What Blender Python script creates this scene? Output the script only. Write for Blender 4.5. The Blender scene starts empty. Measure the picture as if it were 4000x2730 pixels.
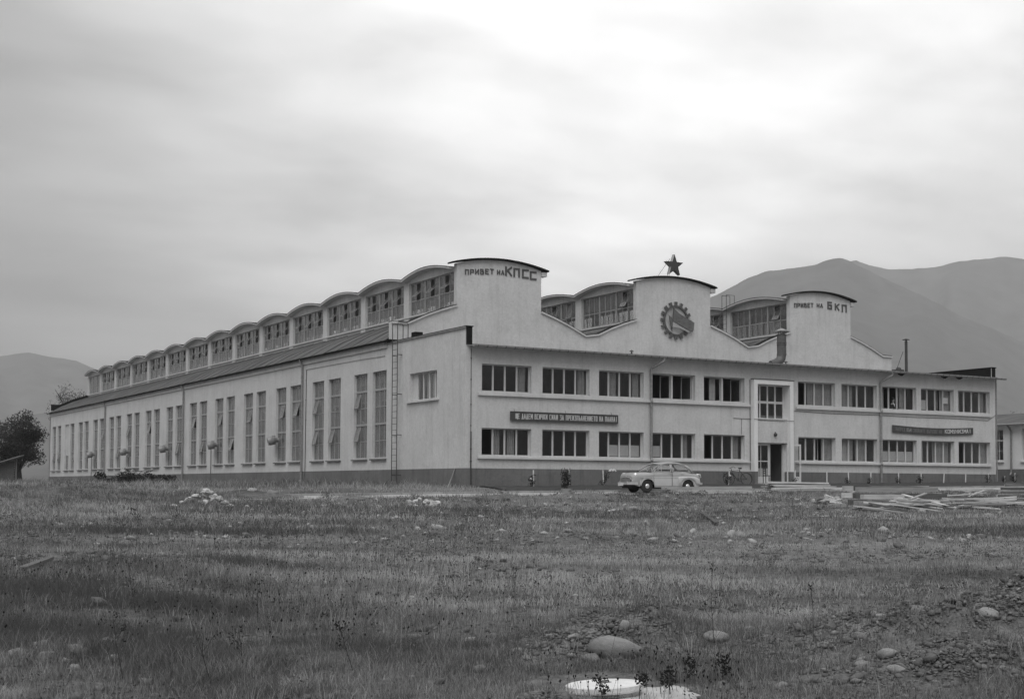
import bpy, bmesh, math, random
import numpy as np
from mathutils import Vector, Matrix, noise as mnoise

S = bpy.context.scene
C = S.collection
PI = math.pi
rad = math.radians

# ------------------------------------------------------------------ camera
cd = bpy.data.cameras.new('camera')
cd.sensor_width = 36.0
cd.lens = 5280 / 4000 * 36.0
cd.shift_y = 286 / 4000
cd.clip_start = 0.1
cd.clip_end = 30000
cam = bpy.data.objects.new('camera', cd)
C.objects.link(cam)
R_, U_, F_ = Vector((.8642125, -.50310949, .00419531)), Vector((-.02736, -.03866804, .99887748)), Vector((.50238252, .86335718, .04718248))
cam.matrix_world = Matrix(((R_.x, U_.x, -F_.x, -33.12), (R_.y, U_.y, -F_.y, -61.64), (R_.z, U_.z, -F_.z, .048), (0, 0, 0, 1)))
S.camera = cam

# ------------------------------------------------------------------ sky, sun, exposure
SUN_EL, SUN_AZ = rad(52), rad(224)          # azimuth clockwise from +Y
world = bpy.data.worlds.new('World')
S.world = world
world.use_nodes = True
wt = world.node_tree
wt.nodes.clear()


def W(t, **kw):
    n = wt.nodes.new(t)
    for k, v in kw.items():
        setattr(n, k, v)
    return n


def wmath(op, a, b=None, c=None, clamp=False):
    n = W('ShaderNodeMath', operation=op, use_clamp=clamp)
    for i, v in enumerate((a, b, c)):
        if v is None:
            continue
        if isinstance(v, (int, float)):
            n.inputs[i].default_value = v
        else:
            wt.links.new(v, n.inputs[i])
    return n.outputs[0]


SKY_STRENGTH = 0.10
out = W('ShaderNodeOutputWorld')
bg = W('ShaderNodeBackground')
bg.inputs['Strength'].default_value = SKY_STRENGTH
sky = W('ShaderNodeTexSky', sky_type='NISHITA', sun_disc=False)
sky.sun_elevation = SUN_EL
sky.sun_rotation = SUN_AZ
sky.air_density = 1.0
sky.dust_density = 3.0
bw = W('ShaderNodeRGBToBW')
wt.links.new(sky.outputs[0], bw.inputs[0])
tc = W('ShaderNodeTexCoord')
nrm = W('ShaderNodeVectorMath', operation='NORMALIZE')
wt.links.new(tc.outputs['Generated'], nrm.inputs[0])
sep = W('ShaderNodeSeparateXYZ')
wt.links.new(nrm.outputs[0], sep.inputs[0])
zc = wmath('MAXIMUM', sep.outputs[2], 0.0)
den = wmath('ADD', zc, 0.16)
px_ = wmath('DIVIDE', sep.outputs[0], den)
py_ = wmath('DIVIDE', sep.outputs[1], den)
cmb = W('ShaderNodeCombineXYZ')
wt.links.new(px_, cmb.inputs[0])
wt.links.new(py_, cmb.inputs[1])
# turn so that cloud bands lie across the view, and draw them out sideways
mp = W('ShaderNodeMapping')
mp.inputs['Rotation'].default_value = (0, 0, rad(20))
mp.inputs['Scale'].default_value = (0.85, 1.15, 1)
wt.links.new(cmb.outputs[0], mp.inputs[0])
n1 = W('ShaderNodeTexNoise')
n1.inputs['Scale'].default_value = 1.9
n1.inputs['Detail'].default_value = 4.5
n1.inputs['Roughness'].default_value = 0.5
n1.inputs['Distortion'].default_value = 0.15
wt.links.new(mp.outputs[0], n1.inputs['Vector'])
n2 = W('ShaderNodeTexNoise')
n2.inputs['Scale'].default_value = 0.42
n2.inputs['Detail'].default_value = 3
wt.links.new(mp.outputs[0], n2.inputs['Vector'])
# thin bright part of the cloud deck
dt = W('ShaderNodeVectorMath', operation='DOT_PRODUCT')
dt.inputs[1].default_value = (.566, .786, .25)
wt.links.new(nrm.outputs[0], dt.inputs[0])
g1 = wmath('SUBTRACT', dt.outputs['Value'], 0.82)
g2 = wmath('DIVIDE', g1, 0.18)
g3 = wmath('POWER', wmath('MAXIMUM', g2, 0.0), 2.5)
thin = wmath('MULTIPLY', g3, 6.8)
zen = wmath('MULTIPLY', wmath('POWER', zc, 1.1), 7.3)
base = wmath('ADD', wmath('ADD', zen, 1.35), thin)
c1 = wmath('MULTIPLY_ADD', n1.outputs[0], 1.25, 0.375)
c2 = wmath('MULTIPLY_ADD', n2.outputs[0], 0.8, 0.6)
cl = wmath('MULTIPLY', wmath('MULTIPLY', wmath('MULTIPLY', base, c1), c2), 1.55)
mixv = wmath('ADD', wmath('MULTIPLY', cl, 0.92), wmath('MULTIPLY', bw.outputs[0], 0.08))
# the world below the horizon is never seen; keep it dim like ground
gcol = W('ShaderNodeCombineXYZ')
for i in range(3):
    wt.links.new(mixv, gcol.inputs[i])
wt.links.new(gcol.outputs[0], bg.inputs[0])
wt.links.new(bg.outputs[0], out.inputs[0])

sd = bpy.data.lights.new('sun', 'SUN')
sd.energy = 1.5
sd.angle = rad(40)
sd.color = (1, 1, 1)
sun = bpy.data.objects.new('sun', sd)
C.objects.link(sun)
sdir = Vector((math.sin(SUN_AZ) * math.cos(SUN_EL), math.cos(SUN_AZ) * math.cos(SUN_EL), math.sin(SUN_EL)))
sun.rotation_euler = sdir.to_track_quat('Z', 'Y').to_euler()
sun.location = (0, -40, 60)

S.view_settings.view_transform = 'Standard'
S.view_settings.look = 'None'
S.view_settings.exposure = 0.0
S.view_settings.gamma = 1.0
S.view_settings.use_curve_mapping = False
S.cycles.max_bounces = 8
S.cycles.transparent_max_bounces = 24
S.cycles.volume_bounces = 0

# ------------------------------------------------------------------ materials


def newmat(name):
    m = bpy.data.materials.new(name)
    m.use_nodes = True
    return m, m.node_tree, m.node_tree.nodes['Principled BSDF']


def g(v):
    return (v, v, v, 1)


def plain(name, v, rough=0.7, metal=0.0, spec=0.3, var=0.0, scale=6.0, bump=0.0, bscale=60, stretch=(1, 1, 1), coords='Object', randv=0.0):
    m, t, b = newmat(name)
    b.inputs['Roughness'].default_value = rough
    b.inputs['Metallic'].default_value = metal
    b.inputs['Specular IOR Level'].default_value = spec
    b.inputs['Base Color'].default_value = g(v)
    tcn = t.nodes.new('ShaderNodeTexCoord')
    mpn = t.nodes.new('ShaderNodeMapping')
    mpn.inputs['Scale'].default_value = stretch
    t.links.new(tcn.outputs[coords], mpn.inputs[0])
    if var > 0 or randv > 0:
        nz = t.nodes.new('ShaderNodeTexNoise')
        nz.inputs['Scale'].default_value = scale
        nz.inputs['Detail'].default_value = 6
        nz.inputs['Roughness'].default_value = 0.6
        t.links.new(mpn.outputs[0], nz.inputs['Vector'])
        mr = t.nodes.new('ShaderNodeMapRange')
        mr.inputs['From Min'].default_value = 0.25
        mr.inputs['From Max'].default_value = 0.75
        mr.inputs['To Min'].default_value = v * (1 - var)
        mr.inputs['To Max'].default_value = v * (1 + var)
        t.links.new(nz.outputs[0], mr.inputs[0])
        val = mr.outputs[0]
        if randv > 0:
            oi = t.nodes.new('ShaderNodeObjectInfo')
            mm = t.nodes.new('ShaderNodeMath')
            mm.operation = 'MULTIPLY_ADD'
            mm.inputs[1].default_value = 2 * randv
            mm.inputs[2].default_value = 1 - randv
            t.links.new(oi.outputs['Random'], mm.inputs[0])
            m2 = t.nodes.new('ShaderNodeMath')
            m2.operation = 'MULTIPLY'
            t.links.new(mm.outputs[0], m2.inputs[0])
            t.links.new(val, m2.inputs[1])
            val = m2.outputs[0]
        t.links.new(val, b.inputs['Base Color'])
    if bump > 0:
        nb = t.nodes.new('ShaderNodeTexNoise')
        nb.inputs['Scale'].default_value = bscale
        nb.inputs['Detail'].default_value = 4
        t.links.new(mpn.outputs[0], nb.inputs['Vector'])
        bp = t.nodes.new('ShaderNodeBump')
        bp.inputs['Strength'].default_value = bump
        bp.inputs['Distance'].default_value = 0.02
        t.links.new(nb.outputs[0], bp.inputs['Height'])
        t.links.new(bp.outputs[0], b.inputs['Normal'])
    return m


def plaster(name, v, stain=0.12, speck=0.12):
    """rough-cast render: soft blotches, rain streaks and a grainy relief"""
    m, t, b = newmat(name)
    b.inputs['Roughness'].default_value = 0.9
    b.inputs['Specular IOR Level'].default_value = 0.15
    geo = t.nodes.new('ShaderNodeNewGeometry')

    def nz(scale, stretch, detail=5, rough=.6):
        mpn = t.nodes.new('ShaderNodeMapping')
        mpn.inputs['Scale'].default_value = stretch
        t.links.new(geo.outputs['Position'], mpn.inputs[0])
        n = t.nodes.new('ShaderNodeTexNoise')
        n.inputs['Scale'].default_value = scale
        n.inputs['Detail'].default_value = detail
        n.inputs['Roughness'].default_value = rough
        t.links.new(mpn.outputs[0], n.inputs['Vector'])
        return n.outputs[0]

    def mr(x, a, bb, lo, hi):
        n = t.nodes.new('ShaderNodeMapRange')
        n.inputs['From Min'].default_value = a
        n.inputs['From Max'].default_value = bb
        n.inputs['To Min'].default_value = lo
        n.inputs['To Max'].default_value = hi
        t.links.new(x, n.inputs[0])
        return n.outputs[0]

    def mul(x, y):
        n = t.nodes.new('ShaderNodeMath')
        n.operation = 'MULTIPLY'
        t.links.new(x, n.inputs[0])
        t.links.new(y, n.inputs[1])
        return n.outputs[0]
    blot = mr(nz(.45, (1, 1, 1)), .3, .7, 1 - stain, 1 + stain * .4)
    streak = mr(nz(2.6, (1, 1, .07), 5, .75), .50, .78, 1 + stain * .15, 1 - stain * 1.5)
    patch_ = mr(nz(.9, (1, 1, 1.4), 6, .7), .52, .60, 1, 1 - stain * .45)
    sp = mr(nz(7, (1, 1, 1), 5, .8), .3, .7, 1 - speck, 1 + speck)
    f = mul(mul(mul(blot, streak), sp), patch_)
    mm = t.nodes.new('ShaderNodeMath')
    mm.operation = 'MULTIPLY'
    mm.inputs[1].default_value = v
    t.links.new(f, mm.inputs[0])
    t.links.new(mm.outputs[0], b.inputs['Base Color'])
    bp = t.nodes.new('ShaderNodeBump')
    bp.inputs['Strength'].default_value = 0.5
    bp.inputs['Distance'].default_value = 0.012
    t.links.new(nz(45, (1, 1, 1), 3, .7), bp.inputs['Height'])
    t.links.new(bp.outputs[0], b.inputs['Normal'])
    return m


def glass_mat(name, dust=0.0, dustv=.35, rough=0.03, tint=0.92):
    m, t, b = newmat(name)
    t.nodes.remove(b)
    o = t.nodes['Material Output']
    tr = t.nodes.new('ShaderNodeBsdfTransparent')
    tr.inputs[0].default_value = g(tint)
    gl = t.nodes.new('ShaderNodeBsdfGlossy')
    gl.inputs['Roughness'].default_value = rough
    gl.inputs['Color'].default_value = g(1.0)
    lw = t.nodes.new('ShaderNodeLayerWeight')
    lw.inputs['Blend'].default_value = 0.5
    pw = t.nodes.new('ShaderNodeMath')
    pw.operation = 'POWER'
    pw.inputs[1].default_value = 4.0
    t.links.new(lw.outputs['Facing'], pw.inputs[0])
    ma = t.nodes.new('ShaderNodeMath')
    ma.operation = 'MULTIPLY_ADD'
    ma.inputs[1].default_value = .9
    ma.inputs[2].default_value = .027
    t.links.new(pw.outputs[0], ma.inputs[0])
    # slightly wavy old drawn glass
    tcn = t.nodes.new('ShaderNodeTexCoord')
    nb = t.nodes.new('ShaderNodeTexNoise')
    nb.inputs['Scale'].default_value = 1.6
    t.links.new(tcn.outputs['Object'], nb.inputs['Vector'])
    bp = t.nodes.new('ShaderNodeBump')
    bp.inputs['Strength'].default_value = .08
    bp.inputs['Distance'].default_value = .05
    t.links.new(nb.outputs[0], bp.inputs['Height'])
    t.links.new(bp.outputs[0], gl.inputs['Normal'])
    mx = t.nodes.new('ShaderNodeMixShader')
    t.links.new(ma.outputs[0], mx.inputs[0])
    t.links.new(tr.outputs[0], mx.inputs[1])
    t.links.new(gl.outputs[0], mx.inputs[2])
    last = mx.outputs[0]
    if dust > 0:
        df = t.nodes.new('ShaderNodeBsdfDiffuse')
        df.inputs[0].default_value = g(dustv)
        mpn = t.nodes.new('ShaderNodeMapping')
        mpn.inputs['Scale'].default_value = (6, 6, .7)
        geo = t.nodes.new('ShaderNodeNewGeometry')
        t.links.new(geo.outputs['Position'], mpn.inputs[0])
        nz = t.nodes.new('ShaderNodeTexNoise')
        nz.inputs['Scale'].default_value = 1.3
        nz.inputs['Detail'].default_value = 5
        t.links.new(mpn.outputs[0], nz.inputs['Vector'])
        mr = t.nodes.new('ShaderNodeMapRange')
        mr.inputs['From Min'].default_value = .3
        mr.inputs['From Max'].default_value = .7
        mr.inputs['To Min'].default_value = dust * .55
        mr.inputs['To Max'].default_value = dust * 1.35
        t.links.new(nz.outputs[0], mr.inputs[0])
        m2 = t.nodes.new('ShaderNodeMixShader')
        t.links.new(mr.outputs[0], m2.inputs[0])
        t.links.new(last, m2.inputs[1])
        t.links.new(df.outputs[0], m2.inputs[2])
        last = m2.outputs[0]
    t.links.new(last, o.inputs[0])
    return m


def leaf_mat(name, v, spread=.5, trans=.35):
    """small leaves or blades; tone carries each blade's own dryness"""
    m, t, b = newmat(name)
    t.nodes.remove(b)
    o = t.nodes['Material Output']
    at = t.nodes.new('ShaderNodeAttribute')
    at.attribute_name = 'tone'
    mr = t.nodes.new('ShaderNodeMapRange')
    mr.inputs['To Min'].default_value = v * (1 - spread)
    mr.inputs['To Max'].default_value = v * (1 + spread)
    t.links.new(at.outputs['Fac'], mr.inputs[0])
    d = t.nodes.new('ShaderNodeBsdfDiffuse')
    tl = t.nodes.new('ShaderNodeBsdfTranslucent')
    t.links.new(mr.outputs[0], d.inputs[0])
    t.links.new(mr.outputs[0], tl.inputs[0])
    mx = t.nodes.new('ShaderNodeMixShader')
    mx.inputs[0].default_value = trans
    t.links.new(d.outputs[0], mx.inputs[1])
    t.links.new(tl.outputs[0], mx.inputs[2])
    t.links.new(mx.outputs[0], o.inputs[0])
    return m


M = {}
M['wall'] = plaster('plaster_wall', .58, .11)
M['white'] = plaster('white_plaster', .76, .06, .05)
M['plinth'] = plaster('plinth_render', .17, .22, .12)
M['trim'] = plaster('painted_sill', .60, .10, .02)
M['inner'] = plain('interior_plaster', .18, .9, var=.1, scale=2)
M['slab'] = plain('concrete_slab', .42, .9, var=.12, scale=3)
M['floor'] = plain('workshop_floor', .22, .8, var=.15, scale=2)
M['tar'] = plain('tar_paper', .016, .9, spec=.05, var=.4, scale=4)
M['felt'] = plain('roofing_felt', .11, .95, spec=.1, var=.75, scale=2.2, bump=.4, bscale=12, stretch=(.12, 2.0, .12), coords='Object')
M['sheet'] = plain('weathered_sheet', .20, .6, var=.3, scale=5)
M['zinc'] = plain('zinc', .26, .5, .2, var=.25, scale=7)
M['zincdark'] = plain('dark_zinc', .11, .5, .2, var=.3, scale=4)
M['frame'] = plain('painted_frame', .56, .5, var=.1, scale=8)
M['steel'] = plain('painted_steel_bar', .34, .5, var=.15, scale=5)
M['rust'] = plain('dark_iron', .07, .6, .3, var=.3, scale=9)
M['glass'] = glass_mat('window_glass', .012, .3)
M['dusty'] = glass_mat('dusty_glass', .30, .30)
M['dustym'] = glass_mat('dusty_monitor_glass', .24, .28)
M['frost'] = plain('whitened_pane', .50, .4, var=.06, scale=3)
M['curtain'] = plain('curtain_cloth', .35, .95, var=.2, scale=3)
M['dark'] = plain('dark_furniture', .035, .7, var=.3)
M['red'] = plain('dark_red_paint', .06, .6, var=.2, scale=6)
M['letter'] = plain('letter_paint', .09, .7, var=.15, scale=8)
M['signboard'] = plain('sign_board', .065, .7, var=.2, scale=3)
M['signletter'] = plain('sign_letter', .52, .7, var=.12, scale=6)
M['signfaint'] = plain('sign_letter_faded', .15, .8, var=.35, scale=9)
M['signworn'] = plain('sign_letter_worn', .24, .8, var=.3, scale=9)
M['flag'] = plain('flag_panel', .13, .7, var=.45, scale=3.5, stretch=(1, 1, 3))
M['wood'] = plain('sawn_timber', .44, .85, var=.3, scale=2.4, stretch=(.6, 9, 9), randv=.5, bump=.5, bscale=12)
M['oldwood'] = plain('grey_timber', .11, .9, var=.35, scale=2.4, stretch=(.6, 9, 9), randv=.3, bump=.3, bscale=12)
M['stake'] = plain('whitewashed_stake', .68, .8, var=.15, scale=14)
M['concrete'] = plain('path_concrete', .34, .9, var=.25, scale=1.2, bump=.3, bscale=20)
M['lid'] = plain('pale_cement', .66, .85, var=.16, scale=5, bump=.35, bscale=40)
M['collar'] = plain('cement_collar', .40, .9, var=.25, scale=4, bump=.5, bscale=25)
M['stone'] = plain('river_stone', .24, .8, var=.25, scale=5, bump=.5, bscale=22, randv=.3)
M['palestone'] = plain('lime_rubble', .44, .9, var=.25, scale=6, bump=.5, bscale=18, randv=.3)
M['clod'] = plain('earth_clod', .13, .95, spec=.05, var=.5, scale=9, bump=.6, bscale=40)
M['gravelmix'] = plain('mixed_gravel', .17, .9, var=.75, scale=16, bump=.3, bscale=40)
M['soil'] = plain('dark_garden_soil', .05, .95, var=.35, scale=3, bump=.9, bscale=9)
M['brick'] = plain('shed_brick', .13, .9, var=.35, scale=3, bump=.4, bscale=14)
M['carlight'] = plain('car_paint_pale', .60, .32, spec=.5, var=.05, scale=3)
M['cardark'] = plain('car_paint_mid', .36, .3, spec=.5, var=.05, scale=3)
M['chrome'] = plain('chrome', .80, .3, .75)
M['chromedull'] = plain('dull_chrome', .55, .35, .7, var=.15)
M['rubber'] = plain('rubber', .035, .8, var=.3, scale=8)
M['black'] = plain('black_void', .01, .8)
M['plate'] = plain('number_plate', .6, .5)
M['lens'] = plain('headlamp_lens', .8, .12, .3, spec=.8)
M['cargl'] = glass_mat('car_glass', .06, .4)
M['bark'] = plain('bark', .035, .95, var=.4, scale=6)
M['leafdark'] = leaf_mat('tree_leaf', .06, .7)
M['leafmid'] = leaf_mat('autumn_leaf', .13, .5)
M['grass'] = leaf_mat('dry_grass', .31, .66)
M['weed'] = leaf_mat('dead_weed', .07, .8, .1)
M['stalk'] = leaf_mat('dry_stalk', .10, .5, .1)
M['lowweed'] = leaf_mat('low_weed_leaf', .10, .6, .3)
M['stalkpale'] = plain('pale_stalk', .2, .9, var=.2)
M['stalkdark'] = plain('dark_stalk', .05, .9, var=.2)
M['bush'] = leaf_mat('rose_leaf', .035, .6, .2)
M['petal'] = plain('pale_petal', .6, .8)
M['skin'] = plain('skin', .28, .6)
M['hair'] = plain('dark_hair', .02, .5)
M['coat'] = plain('dark_cloth', .025, .9)
M['shirt'] = plain('white_cloth', .7, .9)
M['paper'] = plain('paper', .75, .9)
M['pot'] = plain('plant_tub', .30, .8, var=.15)
M['mountain'] = plain('far_hillside', .11, 1.0, spec=0, var=.35, scale=.014, coords='Object')
M['mountainnear'] = plain('wooded_hillside', .10, 1.0, spec=0, var=.35, scale=.016, coords='Object')


def ground_mat():
    m, t, b = newmat('field_soil')
    b.inputs['Roughness'].default_value = 1
    b.inputs['Specular IOR Level'].default_value = 0
    geo = t.nodes.new('ShaderNodeNewGeometry')

    def nz(s, d=6, st=(1, 1, 1)):
        mpn = t.nodes.new('ShaderNodeMapping')
        mpn.inputs['Scale'].default_value = st
        mpn.inputs['Rotation'].default_value = (0, 0, .53)
        t.links.new(geo.outputs['Position'], mpn.inputs[0])
        n = t.nodes.new('ShaderNodeTexNoise')
        n.inputs['Scale'].default_value = s
        n.inputs['Detail'].default_value = d
        n.inputs['Roughness'].default_value = .65
        t.links.new(mpn.outputs[0], n.inputs['Vector'])
        return n.outputs[0]

    def mr(x, a, bb, lo, hi):
        n = t.nodes.new('ShaderNodeMapRange')
        n.inputs['From Min'].default_value = a
        n.inputs['From Max'].default_value = bb
        n.inputs['To Min'].default_value = lo
        n.inputs['To Max'].default_value = hi
        t.links.new(x, n.inputs[0])
        return n.outputs[0]

    def mul(x, y):
        n = t.nodes.new('ShaderNodeMath')
        n.operation = 'MULTIPLY'
        t.links.new(x, n.inputs[0])
        t.links.new(y, n.inputs[1])
        return n.outputs[0]
    a = mr(nz(.22, 5, (.35, 1, 1)), .35, .65, .085, .19)
    c = mr(nz(5.0, 7), .3, .7, .6, 1.4)
    d = mr(nz(34, 3), .3, .7, .65, 1.35)
    t.links.new(mul(mul(a, c), d), b.inputs['Base Color'])
    bp = t.nodes.new('ShaderNodeBump')
    bp.inputs['Strength'].default_value = .9
    bp.inputs['Distance'].default_value = .05
    t.links.new(nz(16, 6), bp.inputs['Height'])
    t.links.new(bp.outputs[0], b.inputs['Normal'])
    return m


M['ground'] = ground_mat()

# ------------------------------------------------------------------ mesh helpers


class MB:
    """collects shapes; build() links them as ONE mesh object"""

    def __init__(self):
        self.v, self.f, self.m = [], [], []

    def add(self, vs, fs, mi=0):
        o = len(self.v)
        self.v += [tuple(p) for p in vs]
        self.f += [tuple(i + o for i in q) for q in fs]
        self.m += [mi] * len(fs)
        return self

    def box(self, x0, x1, y0, y1, z0, z1, mi=0):
        return self.add([(x0, y0, z0), (x1, y0, z0), (x1, y1, z0), (x0, y1, z0), (x0, y0, z1), (x1, y0, z1), (x1, y1, z1), (x0, y1, z1)],
                        [(0, 3, 2, 1), (4, 5, 6, 7), (0, 1, 5, 4), (1, 2, 6, 5), (2, 3, 7, 6), (3, 0, 4, 7)], mi)

    def beam(self, p, q, w, h, mi=0, up=(0, 0, 1)):
        p, q = Vector(p), Vector(q)
        d = (q - p).normalized()
        u = Vector(up)
        if abs(d.dot(u)) > .98:
            u = Vector((0, 1, 0)) if abs(d.y) < .9 else Vector((1, 0, 0))
        s = d.cross(u).normalized()
        u = s.cross(d)
        vs = []
        for a in (p, q):
            for i, j in ((-1, -1), (1, -1), (1, 1), (-1, 1)):
                vs.append(a + s * (i * w / 2) + u * (j * h / 2))
        return self.add(vs, [(3, 2, 1, 0), (4, 5, 6, 7), (0, 1, 5, 4), (1, 2, 6, 5), (2, 3, 7, 6), (3, 0, 4, 7)], mi)

    def tube(self, pts, r, n=8, mi=0, cap=True):
        pts = [Vector(p) for p in pts]
        rs = r if isinstance(r, (list, tuple)) else [r] * len(pts)
        rings, prev = [], None
        for i, p in enumerate(pts):
            d = (pts[min(i + 1, len(pts) - 1)] - pts[max(i - 1, 0)]).normalized()
            if prev is None:
                u = Vector((0, 0, 1)) if abs(d.z) < .9 else Vector((1, 0, 0))
            else:
                u = prev
            s = d.cross(u).normalized()
            u = s.cross(d).normalized()
            prev = u
            rings.append([p + (s * math.cos(2 * PI * k / n) + u * math.sin(2 * PI * k / n)) * rs[i] for k in range(n)])
        vs = [v for rg in rings for v in rg]
        fs = []
        for i in range(len(pts) - 1):
            for k in range(n):
                fs.append((i * n + k, i * n + (k + 1) % n, (i + 1) * n + (k + 1) % n, (i + 1) * n + k))
        if cap:
            fs.append(tuple(range(n - 1, -1, -1)))
            fs.append(tuple((len(pts) - 1) * n + k for k in range(n)))
        return self.add(vs, fs, mi)

    def prism(self, poly, fn0, fn1, mi=0, mi_side=None):
        """poly of 2d points; fn0 / fn1 place them on the two end planes"""
        n = len(poly)
        vs = [fn0(*p) for p in poly] + [fn1(*p) for p in poly]
        self.add(vs, [tuple(range(n - 1, -1, -1)), tuple(range(n, 2 * n))], mi)
        o = len(self.v) - 2 * n
        for k in range(n):
            self.f.append((o + k, o + (k + 1) % n, o + n + (k + 1) % n, o + n + k))
            self.m.append(mi if mi_side is None else mi_side)
        return self

    def lathe(self, prof, n=20, mi=0, fn=None):
        """prof: (r, z) pairs about z"""
        fn = fn or (lambda x, y, z: (x, y, z))
        vs, fs = [], []
        for r, z in prof:
            for k in range(n):
                a = 2 * PI * k / n
                vs.append(fn(r * math.cos(a), r * math.sin(a), z))
        for i in range(len(prof) - 1):
            for k in range(n):
                fs.append((i * n + k, i * n + (k + 1) % n, (i + 1) * n + (k + 1) % n, (i + 1) * n + k))
        fs.append(tuple(range(n - 1, -1, -1)))
        fs.append(tuple((len(prof) - 1) * n + k for k in range(n)))
        return self.add(vs, fs, mi)

    def grid(self, P, mi=0):
        """P: rows of points"""
        nr, nc = len(P), len(P[0])
        vs = [p for row in P for p in row]
        fs = [(i * nc + j, i * nc + j + 1, (i + 1) * nc + j + 1, (i + 1) * nc + j) for i in range(nr - 1) for j in range(nc - 1)]
        return self.add(vs, fs, mi)

    def mesh(self, name, mats, smooth=False, normals=True):
        me = bpy.data.meshes.new(name)
        me.from_pydata(self.v, [], self.f)
        for k in (mats if isinstance(mats, (list, tuple)) else [mats]):
            me.materials.append(M[k] if isinstance(k, str) else k)
        me.polygons.foreach_set('material_index', self.m)
        if normals:
            bm = bmesh.new()
            bm.from_mesh(me)
            bmesh.ops.recalc_face_normals(bm, faces=bm.faces)
            big = [f for f in bm.faces if len(f.verts) > 4]
            if big:
                bmesh.ops.triangulate(bm, faces=big)
            bm.to_mesh(me)
            bm.free()
        if smooth:
            me.polygons.foreach_set('use_smooth', [True] * len(me.polygons))
        me.update()
        return me

    def build(self, name, mats, parent=None, smooth=False, loc=(0, 0, 0), rot=(0, 0, 0), normals=True):
        return put(name, self.mesh(name, mats, smooth, normals), parent, loc, rot)


def put(name, me, parent=None, loc=(0, 0, 0), rot=(0, 0, 0)):
    o = bpy.data.objects.new(name, me)
    C.objects.link(o)
    o.location = loc
    o.rotation_euler = rot
    if parent is not None:
        o.parent = parent
    return o


def tag(o, label, cat, group=None):
    o['label'] = label
    o['category'] = cat
    if group:
        o['group'] = group
    return o


def kind(o, k):
    o['kind'] = k
    return o


def thing(name, label, cat, loc=(0, 0, 0), rz=0, group=None):
    o = bpy.data.objects.new(name, None)
    C.objects.link(o)
    o.location = loc
    o.rotation_euler = (0, 0, rz)
    return tag(o, label, cat, group)


def dup(root, loc=None, rz=None, label=None):
    r = root.copy()
    C.objects.link(r)
    if loc is not None:
        r.location = loc
    if rz is not None:
        r.rotation_euler = (0, 0, rz)
    if label:
        r['label'] = label
    for ch in root.children:
        c = ch.copy()
        C.objects.link(c)
        c.parent = r
        for gch in ch.children:
            d = gch.copy()
            C.objects.link(d)
            d.parent = c
    return r


# ------------------------------------------------------------------ terrain


def ss(v, a, b):
    t = np.clip((np.asarray(v, float) - a) / (b - a), 0, 1)
    return t * t * (3 - 2 * t)


MOUNDS = [(-23.7, -51.9, .22, 1.0), (-26.0, -50.8, .24, .6), (-25.2, -50.9, .14, .4), (-22.0, -53.0, .62, 1.2), (-23.6, -52.9, .2, .7), (-25.3, -50.6, .16, .8), (-28.0, -53.3, .20, .5), (-24.3, -53.9, .34, .6), (-25.1, -53.4, .10, .35), (-25.6, -54.0, .12, .4),
          (-30.2, -48.9, .10, .9), (-9.5, -15.0, .25, 2.2), (-4.0, -10.6, .22, 1.6), (0.5, -10.0, .16, 1.5), (5.0, -10.8, .14, 1.6),
          (-13.5, -5.0, .35, 1.6), (-8.5, -3.5, .25, 1.3), (-20.0, 0.0, .35, 2.2), (-10.2, -9.2, .2, 1.2)]


def hz(x, y):
    x = np.asarray(x, float)
    y = np.asarray(y, float)
    d = .503 * (x + 33.1) + .864 * (y + 61.6)
    fb = -1.62 + .0215 * np.clip(d - 9, 0, 200) + .0095 * np.clip(x, -5, 45) * ss(d, 20, 62)
    w = ss(x, -30, -4)
    gg = np.interp(y, [-40, -7.5, -5, -1.5, 0], [-.9, -.385, -.285, 0, 0])
    near = .011 * np.clip(x, -12, 50) + gg * w + .0028 * np.clip(y, 0, 120)
    k = ss(d, 50, 66)
    return fb * (1 - k) + near * k - .002 * np.clip(d - 230, 0, 2000)


def bumps(x, y):
    x = np.asarray(x, float)
    y = np.asarray(y, float)
    s = 0
    for a, f, p, h in ((.3, .55, .2, .035), (1.9, .8, 1.1, .028), (2.7, 1.3, 2.3, .02), (.9, 2.1, .7, .014), (1.3, 3.4, 4.0, .012), (2.2, 5.1, 5.0, .012), (.6, 8.3, 1.0, .009), (2.9, 12.5, 2.0, .006)):
        s = s + h * np.sin(f * (x * math.cos(a) + y * math.sin(a)) + p) * np.cos(.7 * f * (y * math.cos(a) - x * math.sin(a)) + 2 * p)
    d = .503 * (x + 33.1) + .864 * (y + 61.6)
    s = s * (1 - ss(y, -9, -6.5) * ss(x, -16, -12)) * (1 - ss(d, 100, 160))
    for mx, my, h, r in MOUNDS:
        q = ((x - mx) ** 2 + (y - my) ** 2) / (r * r)
        s = s + h * np.exp(-q) * (1 + .25 * np.sin(7 * x + 3 * y) * np.sin(5 * y - 4 * x))
    return s


def H(x, y):
    return hz(x, y) + bumps(x, y)


def h1(x, y):
    return float(H(x, y))


def axis(lo, hi, step, far):
    a = list(np.arange(lo, hi + 1e-6, step))
    s, e = step, hi
    while e < far:
        s *= 1.5
        e += s
        a.append(e)
    s, e = step, lo
    pre = []
    while e > -far:
        s *= 1.5
        e -= s
        pre.append(e)
    return np.array(pre[::-1] + a)


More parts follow.
